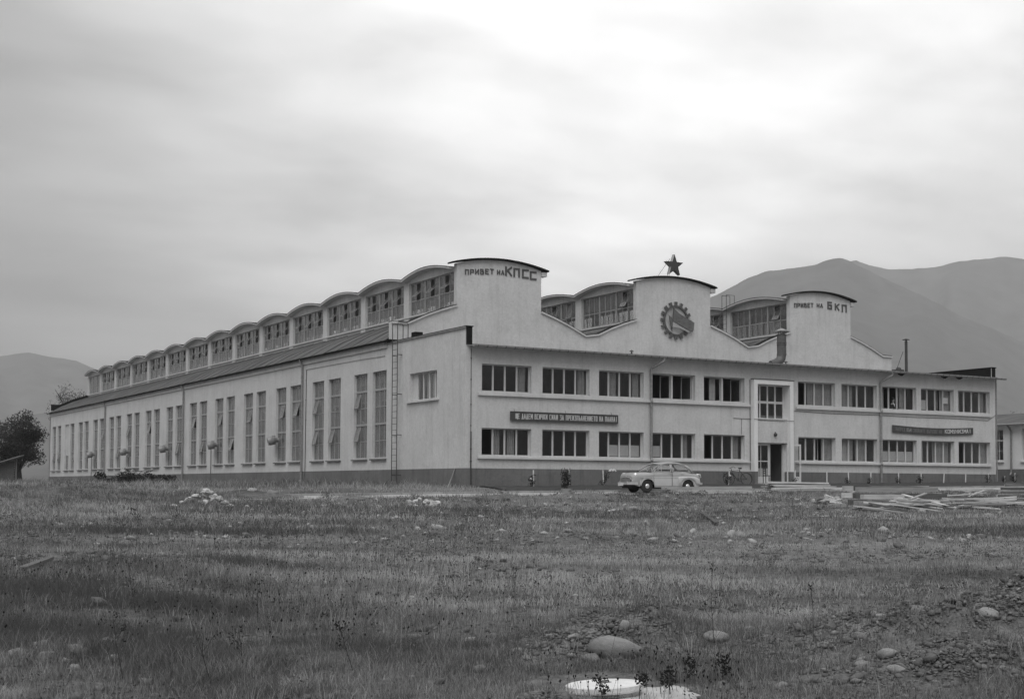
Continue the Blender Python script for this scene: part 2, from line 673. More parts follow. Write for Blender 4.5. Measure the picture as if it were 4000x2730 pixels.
gx = np.unique(np.concatenate([axis(-45, 62, .6, 6800), np.arange(-33, -20, .2)]))
gy = np.unique(np.concatenate([axis(-66, 25, .6, 6800), np.arange(-56, -46, .2)]))
GX, GY = np.meshgrid(gx, gy)
GZ = H(GX, GY)
nx, ny = len(gx), len(gy)
vs = np.stack([GX, GY, GZ], -1).reshape(-1, 3)
ii, jj = np.meshgrid(np.arange(ny - 1), np.arange(nx - 1), indexing='ij')
a0 = (ii * nx + jj).ravel()
quads = np.stack([a0, a0 + 1, a0 + nx + 1, a0 + nx], -1)


def np_mesh(name, verts, faces, mat, tone=None, smooth=False):
    """verts (n,3), faces (m,k) of one size"""
    me = bpy.data.meshes.new(name)
    n, m, k = len(verts), len(faces), faces.shape[1]
    me.vertices.add(n)
    me.vertices.foreach_set('co', np.ascontiguousarray(verts, dtype=np.float32).ravel())
    me.loops.add(m * k)
    me.loops.foreach_set('vertex_index', np.ascontiguousarray(faces, dtype=np.int32).ravel())
    me.polygons.add(m)
    me.polygons.foreach_set('loop_start', np.arange(0, m * k, k, dtype=np.int32))
    if smooth:
        me.polygons.foreach_set('use_smooth', np.ones(m, dtype=bool))
    me.materials.append(M[mat] if isinstance(mat, str) else mat)
    if tone is not None:
        at = me.attributes.new('tone', 'FLOAT', 'POINT')
        at.data.foreach_set('value', np.ascontiguousarray(tone, dtype=np.float32))
    me.update(calc_edges=True)
    return me


kind(put('ground', np_mesh('ground', vs, quads, 'ground', smooth=True)), 'structure')

# concrete path along the front and the dug bed between it and the wall


def strip(name, x0, x1, yA, yB, lift, mat, step=.7, rows=5, jag=0.0, thick=.06):
    mb = MB()
    rnd = random.Random(7)
    n = int((x1 - x0) / step) + 1
    rowsP = []
    edge = [[rnd.uniform(-jag, jag) for _ in range(n)] for _ in range(2)]
    for r in range(rows):
        t = r / (rows - 1)
        row = []
        for i in range(n):
            x = x0 + (x1 - x0) * i / (n - 1)
            y = (yA + edge[0][i]) * (1 - t) + (yB + edge[1][i]) * t
            row.append((x, y, float(hz(x, y)) + lift))
        rowsP.append(row)
    down = lambda row: [(p[0], p[1], p[2] - lift - thick) for p in row]
    mb.grid([down(rowsP[0])] + rowsP + [down(rowsP[-1])])
    return kind(mb.build(name, mat), 'structure')


strip('path', -15, 52, -7.45, -5.05, .035, 'concrete', .8, 4, .07)
kerb = MB()
rk = random.Random(5)
xk = -15.0
while xk < 51:
    L = rk.uniform(.9, 1.1)
    y = -4.93
    kerb.beam((xk, y, float(hz(xk, y)) + .0), (xk + L - .03, y + rk.uniform(-.015, .015), float(hz(xk + L, y)) + rk.uniform(-.01, .012)), .14, .24)
    xk += L
kind(kerb.build('kerb', 'concrete'), 'structure')
bed = MB()
rowsP = []
rb = random.Random(11)
for r in range(9):
    t = r / 8
    y = -4.84 + t * 4.78
    rowsP.append([(x, y, float(hz(x, y)) + .02 + (rb.uniform(0, .07) if 0 < r < 8 else 0)) for x in np.arange(0.3, 50, .35)])
bed.grid(rowsP)
kind(bed.build('garden_bed', 'soil'), 'structure')

# ------------------------------------------------------------------ mountains
R1 = [(893, 3314, 86), (1374, 3143, 203), (1727, 2964, 306), (1951, 2822, 396), (2084, 2725, 455), (2152, 2673, 490), (2212, 2623, 530), (2261, 2581, 552), (2305, 2543, 561), (2347, 2504, 565), (2363, 2489, 572), (2375, 2478, 577), (2398, 2457, 581), (2411, 2443, 573), (2447, 2408, 544), (2511, 2342, 496), (2592, 2253, 428), (2687, 2141, 354), (2884, 1872, 209), (3106, 1487, 64)]
R2 = [(2645, 3678, 481), (2982, 3412, 649), (3138, 3271, 738), (3168, 3242, 752), (3194, 3216, 755), (3226, 3185, 735), (3272, 3138, 720), (3316, 3091, 718), (3366, 3038, 723), (3419, 2979, 735), (3470, 2920, 744), (3505, 2878, 745), (3544, 2830, 734), (3681, 2652, 682), (3947, 2245, 504), (4214, 1705, 290), (4480, 826, 130)]
L1 = [(-3560, 2100, 180), (-2500, 3200, 260), (-1192, 3975, 233), (-284, 4131, 289), (448, 4111, 355), (651, 4082, 373), (720, 4070, 387), (790, 4057, 379), (861, 4042, 365), (896, 4034, 351), (918, 4029, 342), (1004, 4008, 294), (1149, 3969, 228), (1512, 3844, 116), (1800, 3717, 39)]
L2 = [(-1200, 1900, 30), (-442, 2202, 44), (-10, 2238, 75), (344, 2207, 104), (415, 2194, 116), (535, 2167, 128), (693, 2121, 101), (931, 2026, 43), (1086, 1948, 13)]
B1 = [(-4600, 900, 160), (-4700, -1200, 420), (-3900, -2900, 520), (-2300, -4200, 380), (-600, -4700, 470), (1200, -4500, 340), (2900, -3700, 420), (4200, -2100, 300), (4650, -300, 150)]


def ridge(name, pts, seed, front=.5, back=1.35, mat='mountain'):
    pts = [Vector(p) for p in pts]
    cum = [0]
    for a, b in zip(pts, pts[1:]):
        cum.append(cum[-1] + (b.xy - a.xy).length)
    n = 320
    dist = [p.xy.length for p in pts]
    line = []
    for i in range(n):
        s = cum[-1] * i / (n - 1)
        x = np.interp(s, cum, [p.x for p in pts])
        y = np.interp(s, cum, [p.y for p in pts])
        z = np.interp(s, cum, [p.z for p in pts])
        z += (mnoise.noise((s * .012, seed, 0)) * 5 + mnoise.noise((s * .04, seed, 3)) * 2.5) * min(1, z / 200)
        line.append((x, y, z))
    rows = []
    ts = [0, .08, .16, .25, .33, .41, .5, .58, .66, .74, .8, .86, .92, .96, 1.0]
    for t in ts:
        k = front + (1 - front) * t
        row = []
        for x, y, z in line:
            zz = z * (t ** 1.25) if t > 0 else -7
            if 0 < t < 1:
                zz *= 1 + (.26 * mnoise.noise((x * .0035 + seed, y * .0035, t * 1.2)) + .13 * mnoise.noise((x * .011 + seed, y * .011, t * 2.5))) * math.sin(PI * t)
            row.append((x * k, y * k, zz))
        rows.append(row)
    for k, zf in ((1.12, .6), (back, -.02)):
        rows.append([(x * k, y * k, z * zf if zf > 0 else -7) for x, y, z in line])
    mb = MB().grid(rows)
    return kind(mb.build(name, mat, smooth=True), 'structure')


ridge('mountain', R1, 1, mat='mountainnear')
ridge('mountain', R2, 2, .6)
ridge('mountain', L1, 3, .6)
ridge('hill', L2, 4, .6)
ridge('mountain', B1, 5, .6, 1.2)

# ------------------------------------------------------------------ haze
hz_m = bpy.data.materials.new('air')
hz_m.use_nodes = True
ht = hz_m.node_tree
ht.nodes.clear()
ho = ht.nodes.new('ShaderNodeOutputMaterial')
hv = ht.nodes.new('ShaderNodeVolumePrincipled')
hv.inputs['Color'].default_value = g(.95)
hv.inputs['Density'].default_value = 2.0e-4
ht.links.new(hv.outputs[0], ho.inputs['Volume'])
hb = MB().box(-7300, 7300, -7300, 7300, -12, 800)
kind(hb.build('haze', hz_m), 'stuff')

# ================================================================== FACTORY
B = thing('factory_building', 'long pale plastered factory hall with three wave-roofed lanterns and a two-storey office front', 'factory', (0, 0, 0))


def part(mb, name, mats, smooth=False, **k):
    return mb.build(name, mats, B, smooth, **k)


def wall(mb, P, u0, u1, z0, z1, holes, th, mi=0):
    """wall sheet with real thickness and openings. P(u, v, z): v runs inward from the outer face"""
    us = sorted({u0, u1, *[h[0] for h in holes], *[h[1] for h in holes]})
    zs = sorted({z0, z1, *[h[2] for h in holes], *[h[3] for h in holes]})

    def inside(u, z):
        return any(h[0] < u < h[1] and h[2] < z < h[3] for h in holes)
    for v in (0, th):
        for a, b in zip(us, us[1:]):
            for c, d in zip(zs, zs[1:]):
                if not inside((a + b) / 2, (c + d) / 2):
                    mb.add([P(a, v, c), P(b, v, c), P(b, v, d), P(a, v, d)], [(0, 1, 2, 3)], mi)
    for a, b, c, d in list(holes) + [(u0, u1, z0, z1)]:
        for (p, q) in (((a, c), (b, c)), ((b, c), (b, d)), ((b, d), (a, d)), ((a, d), (a, c))):
            mb.add([P(p[0], 0, p[1]), P(q[0], 0, q[1]), P(q[0], th, q[1]), P(p[0], th, p[1])], [(0, 1, 2, 3)], mi)
    return mb


Pf = lambda u, v, z: (u, v, z)                 # front, u = X
Ps = lambda u, v, z: (v, u, z)                 # left side, u = Y
Ps6 = lambda u, v, z: (v - .06, u, z)
PITCH = 6.77
YB = [9.2 + PITCH * k for k in range(15)]      # bay lines of the hall
YEND = YB[-1]

# --- front wall and windows
UX = [.92, 4.63, 8.27, 11.89, 15.54, 22.70, 26.23, 29.69, 33.12, 36.53]
FW = 3.02
ZU, ZL, FH = 5.02, 1.66, 1.45
holes = [(x, x + FW, ZU, ZU + FH) for x in UX] + [(x, x + FW, ZL, ZL + FH) for x in UX]
holes.append((19.20, 21.94, .35, 2.712))
holes.append((19.20, 21.94, 4.10, 6.24))
mb = MB()
wall(mb, Pf, .3, 39.9, -.4, 7.34, holes, .38)
part(mb, 'front_wall', 'wall', normals=False)
mb = MB()                                       # plinth, a finger proud of the wall
mb.box(-.085, 19.30, -.03, -.002, -.7, 1.0)
mb.box(21.83, 40.02, -.03, -.002, -.5, 1.0)
mb.box(-.085, -.062, .0, 9.55, -.7, 1.0)
mb.box(-.03, -.002, 9.55, YEND, -.7, 1.0)
part(mb, 'plinth', 'plinth')
# side walls of the office block
mb = MB()
wall(mb, Ps6, .002, 9.6, -.4, 8.33, [(3.25, 6.6, 4.80, 6.33)], .34)
part(mb, 'side_wall', 'wall', normals=False)
mb = MB()
wall(mb, lambda u, v, z: (40.06 - v, u, z), .002, 9.6, -.4, 8.08, [], .3)
part(mb, 'side_wall', 'wall', normals=False)
mb = MB()
mb.box(39.74, 39.757, .05, 9.15, 7.3, 8.08)
mb.box(39.70, 40.12, -.1, 9.19, 8.085, 8.14)
mb.box(39.76, 40.06, -.06, -.002, 7.36, 8.08)
part(mb, 'parapet_felt', 'tar')
mb = MB()
mb.box(-.03, .30, -.07, -.003, 7.42, 8.33)
mb.box(-.10, .34, -.12, 9.55, 8.335, 8.39)
mb.box(.285, .30, .05, 9.15, 7.35, 8.33)
part(mb, 'parapet_felt', 'tar')
part(MB().box(-.14, -.105, -.12, 9.9, 8.26, 8.345), 'coping', 'sheet')
part(MB().box(.36, .84, 6.8, 7.3, 7.95, 8.76), 'roof_box', 'tar')

# sill ledges
for a, b in ((.66, 18.87), (22.49, 39.57)):
    part(MB().box(a, b, -.13, .01, 4.80, 4.93), 'sill_ledge', 'trim')
    part(MB().box(a, b, -.13, .01, 1.50, 1.605), 'sill_ledge', 'trim')

# shared window meshes
FR = MB()
FRY0, FRY1 = .22, .29
FR.box(0, FW, FRY0, FRY1, 0, .06)
FR.box(0, FW, FRY0, FRY1, FH - .06, FH)
FR.box(0, .06, FRY0, FRY1, .06, FH - .06)
FR.box(FW - .06, FW, FRY0, FRY1, .06, FH - .06)
LW = (FW - .12) / 4
for k in (1, 2, 3):
    FR.box(.06 + LW * k - .045, .06 + LW * k + .045, FRY0 + .002, FRY1 - .002, .06, FH - .06)
    FR.box(.06 + LW * k - .015, .06 + LW * k + .015, FRY0 - .02, FRY0 + .001, .06, FH - .06)
fr4 = FR.mesh('window', 'frame')
FR2 = MB()
FR2.box(0, FW, FRY0, FRY1, 0, .06)
FR2.box(0, FW, FRY0, FRY1, FH - .06, FH)
FR2.box(0, .06, FRY0, FRY1, .06, FH - .06)
FR2.box(FW - .06, FW, FRY0, FRY1, .06, FH - .06)
FR2.box(FW / 2 - .06, FW / 2 + .06, FRY0 - .01, FRY1 + .01, .06, FH - .06)
fr2 = FR2.mesh('window', 'frame')


def pane_box(w, h, th=.006, mat='glass'):
    return MB().box(-w / 2, w / 2, -th / 2, th / 2, -h / 2, h / 2).mesh('pane', mat)


pane_f = pane_box(LW - .12, FH - .17)
# sash border round each casement light
SB = MB()
sw, sh = LW - .09, FH - .122
for q in ((-sw / 2, sw / 2, -.02, .02, -sh / 2, -sh / 2 + .045), (-sw / 2, sw / 2, -.02, .02, sh / 2 - .045, sh / 2),
          (-sw / 2, -sw / 2 + .045, -.02, .02, -sh / 2 + .045, sh / 2 - .045), (sw / 2 - .045, sw / 2, -.02, .02, -sh / 2 + .045, sh / 2 - .045)):
    SB.box(*q)
SB.box(-sw / 2 + .04, sw / 2 - .04, -.003, .003, -sh / 2 + .04, sh / 2 - .04, 1)
sash_me = SB.mesh('casement', ['frame', 'glass'])
frost_me = MB().box(-sw / 2 + .03, sw / 2 - .03, .012, .018, -sh / 2 + .04, -sh / 2 + .04 + .62).mesh('whitened_pane', 'frost')


def curtain_mesh(w, h, amp=.03, folds=7):
    P = []
    n = folds * 6
    for z in (0, h):
        P.append([(w * i / n, amp * math.sin(i / n * folds * 2 * PI), z) for i in range(n + 1)])
    return MB().grid(P).mesh('curtain', 'curtain', normals=False)


cur_narrow = curtain_mesh(.45, FH - .1, .03, 4)
cur_wide = curtain_mesh(1.0, FH - .1, .03, 8)


def front_window(x, z, lights, curtains=(), halves=()):
    w = put('window', fr2 if lights == 'two' else fr4, B, (x, 0, z))
    if lights == 'two':
        for k, (hx, ang) in enumerate(((FW * .25 + .02, 1), (FW * .75 + .02, 1))):
            # inner pair of leaves swung into the room
            for sgn in (-1, 1):
                cx = FW * (.25 if k == 0 else .75) + sgn * .70
                a = rad(62) * sgn
                pivot = Vector((cx, FRY1 + .03, FH / 2))
                off = Vector((-sgn * sw / 2 * math.cos(a), abs(math.sin(a)) * sw / 2, 0))
                if sgn == -1 and k == 1:
                    continue
                put('casement', sash_me, w, pivot + off, (0, 0, -a))
    else:
        for k, ch in enumerate(lights):
            cx = .06 + LW * (k + .5)
            if ch == 'o':       # leaf folded back into the room
                a = rad(75)
                put('casement', sash_me, w, (cx - sw / 2 + sw / 2 * math.cos(a), FRY1 + .02 + sw / 2 * math.sin(a), FH / 2), (0, 0, a))
            elif ch == 'i':     # leaf ajar
                a = rad(28)
                put('casement', sash_me, w, (cx - sw / 2 + sw / 2 * math.cos(a), FRY1 + .02 + sw / 2 * math.sin(a), FH / 2), (0, 0, a))
            else:
                put('pane', pane_f, w, (cx, .255, FH / 2))
            if k in halves:
                put('whitened_pane', frost_me, w, (cx, .262, FH / 2))
    for cx, wide in curtains:
        put('curtain', cur_wide if wide else cur_narrow, w, (cx, .42, .05))
    return w


front_window(UX[0], ZU, 'gggg', [(2.4, 0)])
front_window(UX[1], ZU, 'gggg', [(2.5, 0)])
front_window(UX[2], ZU, 'gggg', [(.95, 0), (2.5, 0)])
front_window(UX[3], ZU, 'two')
front_window(UX[4], ZU, 'two', [(.7, 0)])
front_window(UX[5], ZU, 'oggg', [(1.1, 1), (2.1, 1)])
front_window(UX[6], ZU, 'gggg', [(.3, 1)])
w8 = front_window(UX[7], ZU, 'iogg', [(1.9, 0)])
w9 = front_window(UX[8], ZU, 'ggig', [(2.1, 1)], (0,))
put('notice', MB().box(0, .5, 0, .004, 0, .38).mesh('notice', 'paper'), w9, (2.28, .30, .55))
front_window(UX[9], ZU, 'gggg', [(.1, 0), (2.4, 0)])
front_window(UX[0], ZL, 'oggg', [(.85, 0), (1.75, 0)])
front_window(UX[1], ZL, 'gggg')
front_window(UX[2], ZL, 'gggg', [], (1, 2, 3))
front_window(UX[3], ZL, 'gggg', [(2.3, 0)], (0,))
front_window(UX[4], ZL, 'oggg', [(2.4, 0)])
front_window(UX[5], ZL, 'ggig', [(2.2, 1)])
front_window(UX[6], ZL, 'iggg', [(.3, 1), (1.5, 1)])
front_window(UX[7], ZL, 'gggg', [], (0, 1, 2, 3))
front_window(UX[8], ZL, 'gggg', [(.1, 0), (1.4, 1), (2.4, 0)])
front_window(UX[9], ZL, 'oggg', [(2.3, 1)])

# side window of the office block (left end)
SWW, SWH = 3.35, 1.53
sfm = MB()
for q in ((.62, SWW, .2, .27, 0, .06), (.62, SWW, .2, .27, SWH - .06, SWH), (.62, .68, .2, .27, .06, SWH - .06), (SWW - .06, SWW, .2, .27, .06, SWH - .06),
          (1.28, 1.37, .2, .27, .06, SWH - .06), (2.02, 2.11, .2, .27, .06, SWH - .06), (2.72, 2.81, .2, .27, .06, SWH - .06), (.0, .62, .23, .34, 0, SWH)):
    sfm.box(*q)
sfw = put('window', sfm.mesh('window', 'frame'), B, (-.06, 6.6, 4.80), (0, 0, -PI / 2))
for cx in (.98, 1.69, 2.41, 3.05):
    put('pane', pane_box(.55, SWH - .16), sfw, (cx, .235, SWH / 2))
for cx in (1.4, 2.05, 2.75):
    put('curtain', cur_narrow, sfw, (cx, .4, .05))
part(MB().box(-.2, -.058, 2.95, 6.85, 4.68, 4.78), 'window_sill', 'trim')

# --- entrance portal
mb = MB()
mb.box(19.04, 19.31, -.29, .40, 1.0, 6.16)
mb.box(21.82, 22.08, -.29, .40, 1.0, 6.16)
mb.box(19.04, 22.08, -.29, .40, 6.162, 6.43)
part(mb, 'portal_frame', 'white')
part(MB().box(19.05, 19.309, -.28, .36, -.3, .997), 'portal_base', 'plinth')
part(MB().box(21.821, 22.07, -.28, .36, -.3, .997), 'portal_base', 'plinth')
part(MB().box(19.0, 22.12, -.33, -.002, 6.434, 6.47), 'portal_top_strip', 'rust')  # thin dark strip along the top of the portal
part(MB().box(19.311, 21.819, -.02, -.003, 2.712, 4.10), 'portal_panel', 'wall')
PWx, PWz, PWW, PWH = 19.31, 4.13, 2.51, 2.03
mb = MB()
for q in ((0, PWW, .3, .37, 0, .07), (0, PWW, .3, .37, PWH - .07, PWH), (0, .07, .3, .37, .07, PWH - .07), (PWW - .07, PWW, .3, .37, .07, PWH - .07), (.07, PWW - .07, .302, .368, .93, 1.07)):
    mb.box(*q)
for k in (1, 2, 3):
    x = .07 + k * (PWW - .14) / 4
    mb.box(x - .05, x + .05, .305, .365, .07, .93)
    mb.box(x - .05, x + .05, .305, .365, 1.07, PWH - .07)
pw = put('window', mb.mesh('window', 'frame'), B, (PWx, 0, PWz))
pp = pane_box(.5, .86)
for k in range(4):
    x = .07 + (k + .5) * (PWW - .14) / 4
    put('pane', pp, pw, (x, .335, .5))
    put('pane', pp, pw, (x, .335, 1.51))
part(MB().box(19.32, 21.81, -.05, .30, 4.10, 4.128), 'window_sill', 'trim')
# doors
mb = MB()
mb.box(19.312, 19.37, .26, .34, .35, 2.71)
mb.box(20.66, 20.72, .26, .34, .35, 2.65)
mb.box(21.66, 21.818, .24, .34, .35, 2.65)
mb.box(19.37, 21.66, .26, .34, 2.65, 2.708)
part(mb, 'door_frame', 'frame')


def leaf(w, h):
    m = MB()
    m.box(0, w, -.02, .02, 0, .36)
    m.box(0, w, -.02, .02, h - .10, h)
    m.box(0, .10, -.02, .02, .36, h - .10)
    m.box(w - .10, w, -.02, .02, .36, h - .10)
    m.box(w / 2 - .022, w / 2 + .022, -.015, .015, .36, h - .10)
    m.box(.10, w / 2 - .022, -.015, .015, 1.24, 1.30)
    m.box(w / 2 + .022, w - .10, -.015, .015, 1.24, 1.30)
    return m.mesh('door', 'frame')


d1 = put('door', leaf(1.28, 2.29), B, (19.375, .30, .355))
for x, z, w, h in ((.365, .80, .53, .88), (.91, .80, .53, .88), (.365, 1.745, .53, .88), (.91, 1.745, .53, .88)):
    put('pane', pane_box(w, h), d1, (x, 0, z))
put('whitened_pane', MB().box(-.53, .53, .012, .018, 0, .48).mesh('whitened_pane', 'frost'), d1, (.64, 0, .37))
d2 = put('door', leaf(.86, 2.29), B, (21.76, -.03, .355), (0, 0, -rad(27)))
for x, z in ((.25, .80), (.61, .80), (.25, 1.745), (.61, 1.745)):
    put('pane', pane_box(.32, .88), d2, (x, 0, z))
put('door_handle', MB().box(0, .12, -.07, -.045, -.012, .012).box(.0, .025, -.07, -.02, -.012, .012).mesh('door_handle', 'rust'), d2, (.70, 0, 1.10))
lampm = MB()
lampm.lathe([(.05, 0), (.09, .02), (.11, .07), (.10, .13), (.04, .17)], 12, 0, lambda x, y, z: (x, -z, y))
lampm.box(-.02, .02, -.08, -.02, .08, .16)
part(lampm, 'wall_lamp', 'rust', loc=(20.83, -.02, 3.2))
# step before the door
part(MB().box(19.0, 22.3, -1.1, -.30, -.3, .30), 'door_step', 'concrete')

# interiors of the office block
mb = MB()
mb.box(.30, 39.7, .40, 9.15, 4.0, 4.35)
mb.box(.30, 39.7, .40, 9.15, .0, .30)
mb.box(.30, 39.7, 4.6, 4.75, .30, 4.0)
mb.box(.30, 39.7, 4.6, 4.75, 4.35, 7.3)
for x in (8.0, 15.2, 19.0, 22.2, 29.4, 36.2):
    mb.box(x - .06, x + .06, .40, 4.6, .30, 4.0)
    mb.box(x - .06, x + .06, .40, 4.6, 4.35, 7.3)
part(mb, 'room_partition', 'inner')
mb = MB()
mb.box(20.95, 21.8, 2.0, 2.6, .31, 1.9)
mb.box(20.6, 20.93, 2.1, 2.6, .31, 1.55)
part(mb, 'hall_cupboard', 'dark')

# front roof, gutter, brackets
mb = MB()
mb.add([(.31, -.50, 7.36), (39.75, -.50, 7.36), (39.75, 9.19, 8.16), (.31, 9.19, 8.16), (.31, -.50, 7.42), (39.75, -.50, 7.42), (39.75, 9.19, 8.22), (.31, 9.19, 8.22)],
       [(0, 3, 2, 1), (4, 5, 6, 7), (0, 1, 5, 4), (1, 2, 6, 5), (2, 3, 7, 6), (3, 0, 4, 7)])
part(mb, 'office_roof', 'sheet')
mb = MB()
mb.box(.06, 40.4, -.46, -.002, 7.345, 7.357)
part(mb, 'soffit', 'wall')
gm = MB()
prof = [(-.58 + .09 * math.cos(a), 7.36 + .10 * math.sin(a)) for a in np.linspace(PI, 2 * PI, 8)]
prof2 = [(-.58 + .075 * math.cos(a), 7.365 + .085 * math.sin(a)) for a in np.linspace(2 * PI, PI, 8)]
gm.prism(prof + prof2, lambda y, z: (.12, y, z), lambda y, z: (40.45, y, z))
part(gm, 'gutter', 'zinc')
br = MB()
pr = [(-.58 + .10 * math.cos(a), .11 * math.sin(a)) for a in np.linspace(PI * .95, 2.05 * PI, 8)]
pr += [(-.58 + .089 * math.cos(a), .099 * math.sin(a)) for a in np.linspace(2.05 * PI, PI * .95, 8)]
br.prism(pr, lambda y, z: (-.02, y, z), lambda y, z: (.02, y, z))
brm = br.mesh('gutter_bracket', 'zincdark')
for k in range(73):
    put('gutter_bracket', brm, B, (.35 + k * .55, 0, 7.36))
# sheet seams of the roof edge
sm = MB().box(-.012, .012, -.515, .5, .0, .035).mesh('roof_seam', 'zincdark')
for k in range(72):
    put('roof_seam', sm, B, (.62 + k * .55, 0, 7.42), (math.atan2(.8, 9.7), 0, 0))


def pipe(pts, r, mat='zinc', name='downpipe', bands=()):
    m = MB()
    m.tube(pts, r, 8)
    for p in bands:
        m.tube([(p[0], p[1], p[2] - .03), (p[0], p[1], p[2] + .03)], r + .018, 8)
    return part(m, name, mat, smooth=False)


for xx in (11.72, 29.45):
    pipe([(xx + .55, -.58, 7.3), (xx + .55, -.58, 7.12), (xx + .05, -.16, 6.75), (xx, -.12, 6.62), (xx, -.12, 5.02), (xx, -.19, 4.86), (xx, -.12, 4.7), (xx, -.12, 1.66), (xx, -.19, 1.55), (xx, -.12, 1.44), (xx, -.12, .35), (xx + .1, -.25, .2)], .075, bands=[(xx, -.12, z) for z in (6.4, 4.6, 3.0, 1.1)])
pipe([(40.14, -.02, 7.35), (40.14, -.02, .3)], .05, bands=[(40.14, -.02, z) for z in (6, 4.6, 2.6, 1.4)])
pipe([(.26, -.035, 7.2), (.26, -.035, 2.9)], .015, 'rust', 'conduit', [(.26, -.035, z) for z in (6.7, 5.6, 4.3, 3.2)])
pipe([(.26, -.05, 2.9), (.26, -.05, 1.05), (.26, -.07, .95), (.26, -.07, .05)], .035, 'rust', 'conduit', [(.26, -.05, z) for z in (2.0, 1.35)])
for Y in (22.84, 49.8, 76.75):
    pipe([(-.28, Y + .05, 8.42), (-.2, Y + .05, 8.1), (-.12, Y, 7.85), (-.12, Y, .45), (-.3, Y - .1, .3)], .075, bands=[(-.12, Y, z) for z in (7.2, 5.6, 4.0, 2.4, 1.0)])
# electric cables
mb = MB()
mb.tube([(17.7, -.02, 4.10), (18.3, -.02, 4.09), (19.0, -.02, 4.08)], .012, 5)
mb.tube([(18.3, -.02, 4.09), (18.3, -.02, 3.16)], .010, 5)
mb.tube([(19.02, -.31, 4.07), (19.33, -.31, 4.06), (19.5, -.04, 4.05), (20.5, -.04, 4.03), (21.6, -.04, 4.02), (21.85, -.31, 4.03), (22.1, -.31, 4.03)], .012, 5)
mb.tube([(22.15, -.02, 4.66), (25, -.02, 4.60), (29.3, -.02, 4.62), (32, -.02, 4.58), (36, -.02, 4.60), (39.3, -.02, 4.55), (40.1, -.02, 4.95)], .012, 5)
mb.tube([(22.3, -.02, 4.6), (22.3, -.02, 3.1), (22.22, -.02, 1.4)], .02, 5)
mb.tube([(18.95, -.02, 6.4), (18.95, -.02, 1.1)], .022, 5)
part(mb, 'cable', 'rust')
for x in (31.07, 34.96, 36.33):  # nests: dark lumps hanging under the gutter
    n = MB().lathe([(.05, -.20), (.20, -.10), (.27, .0)], 9)
    part(n, 'eave_nest', 'tar', loc=(x, -.30, 7.342))

# --- roof vents on the office
vs_ = MB()
X, Y = 25.85, 5.0
vs_.tube([(X, Y, 8.68), (X, Y, 9.98)], .30, 16)
part(vs_, 'vent_pipe', 'zincdark', smooth=False)
part(MB().tube([(X - .95, Y, 8.02), (X - .55, Y, 8.08), (X - .25, Y, 8.2), (X - .06, Y, 8.4), (X, Y, 8.68)], [.2, .26, .29, .30, .30], 14), 'vent_elbow', 'zincdark')
mb = MB()
for z in (8.66, 9.3, 9.42, 9.95):
    mb.tube([(X, Y, z - .02), (X, Y, z + .02)], .325, 16)
part(mb, 'vent_band', 'zincdark')
mb = MB()
mb.lathe([(.47, 10.16), (.44, 10.19), (.06, 10.36)], 16, 0, lambda x, y, z: (x + X, y + Y, z))
for a in range(4):
    mb.box(X + .2 * math.cos(a * PI / 2 + .5) - .02, X + .2 * math.cos(a * PI / 2 + .5) + .02, Y + .2 * math.sin(a * PI / 2 + .5) - .02, Y + .2 * math.sin(a * PI / 2 + .5) + .02, 9.98, 10.2)
part(mb, 'vent_cap', 'zinc')
mb = MB()
mb.tube([(38.15, 6, 8.0), (38.15, 6, 10.32)], .10, 10)
part(mb, 'chimney_pipe', 'rust')
mb = MB().lathe([(.27, 10.42), (.25, 10.45), (.03, 10.53)], 12, 0, lambda x, y, z: (x + 38.15, y + 6, z))
mb.box(38.1, 38.2, 5.97, 6.03, 10.3, 10.44)
part(mb, 'chimney_cap', 'rust')
part(MB().tube([(37.3, 6.2, 8.1), (37.95, 6.1, 9.6)], .02, 5), 'chimney_stay', 'rust')
part(MB().box(37.25, 37.95, 6.0, 6.5, 7.95, 8.32).lathe([(.2, 8.32), (.16, 8.45), (.05, 8.5)], 10, 0, lambda x, y, z: (x + 37.6, y + 6.2, z)), 'roof_box', 'rust')
for x, y, z in ((11.87, 2.0, 7.55), (24.95, 3.6, 7.7)):
    m = MB().tube([(x, y, z), (x, y, z + .27)], .05, 8)
    m.lathe([(.14, z + .3), (.12, z + .33), (.02, z + .39)], 10, 0, lambda a, b, c, x=x, y=y: (a + x, b + y, c))
    m.box(x - .01, x + .01, y - .01, y + .01, z + .2, z + .32)
    part(m, 'roof_vent', 'rust')

# --- gable with the three towers
TW = [(4.25, 10.15), (17.33, 23.35), (30.33, 36.0)]
DD, DR = [0, 1, 2, 2.65, 3.25, 4.55], [0, .32, .70, 1.0, 1.27, 2.03]


def flank(dist):
    return float(np.interp(dist, DD, DR))


def arch_z(t):
    return 13.34 + .40 * (1 - (2 * t - 1) ** 2)


def seg(x0, z0, x1, sign):
    """curved flank between a tower edge x0 and the valley x1"""
    return [(x0 + (x1 - x0) * k / 12, 10.73 - flank(abs(x1 - x0) * k / 12)) for k in range(13)]


def coping_runs():
    runs = []
    l = seg(4.25, 0, 1.0, -1)[::-1]
    runs.append([(0.0, l[0][1])] + l)
    for a, b, v0, v1 in ((10.15, 17.33, 13.42, 14.38), (23.35, 30.33, 26.54, 27.44)):
        p = [(a + (v0 - a) * k / 12, 10.73 - flank((v0 - a) * k / 12)) for k in range(13)]
        q = [(b - (b - v1) * k / 12, 10.73 - flank((b - v1) * k / 12)) for k in range(13)][::-1]
        runs.append(p + q)
    p = [(36.0 + 3.1 * k / 12, 10.73 - flank(3.1 * k / 12)) for k in range(13)]
    runs.append(p + [(40.02, p[-1][1])])
    return runs


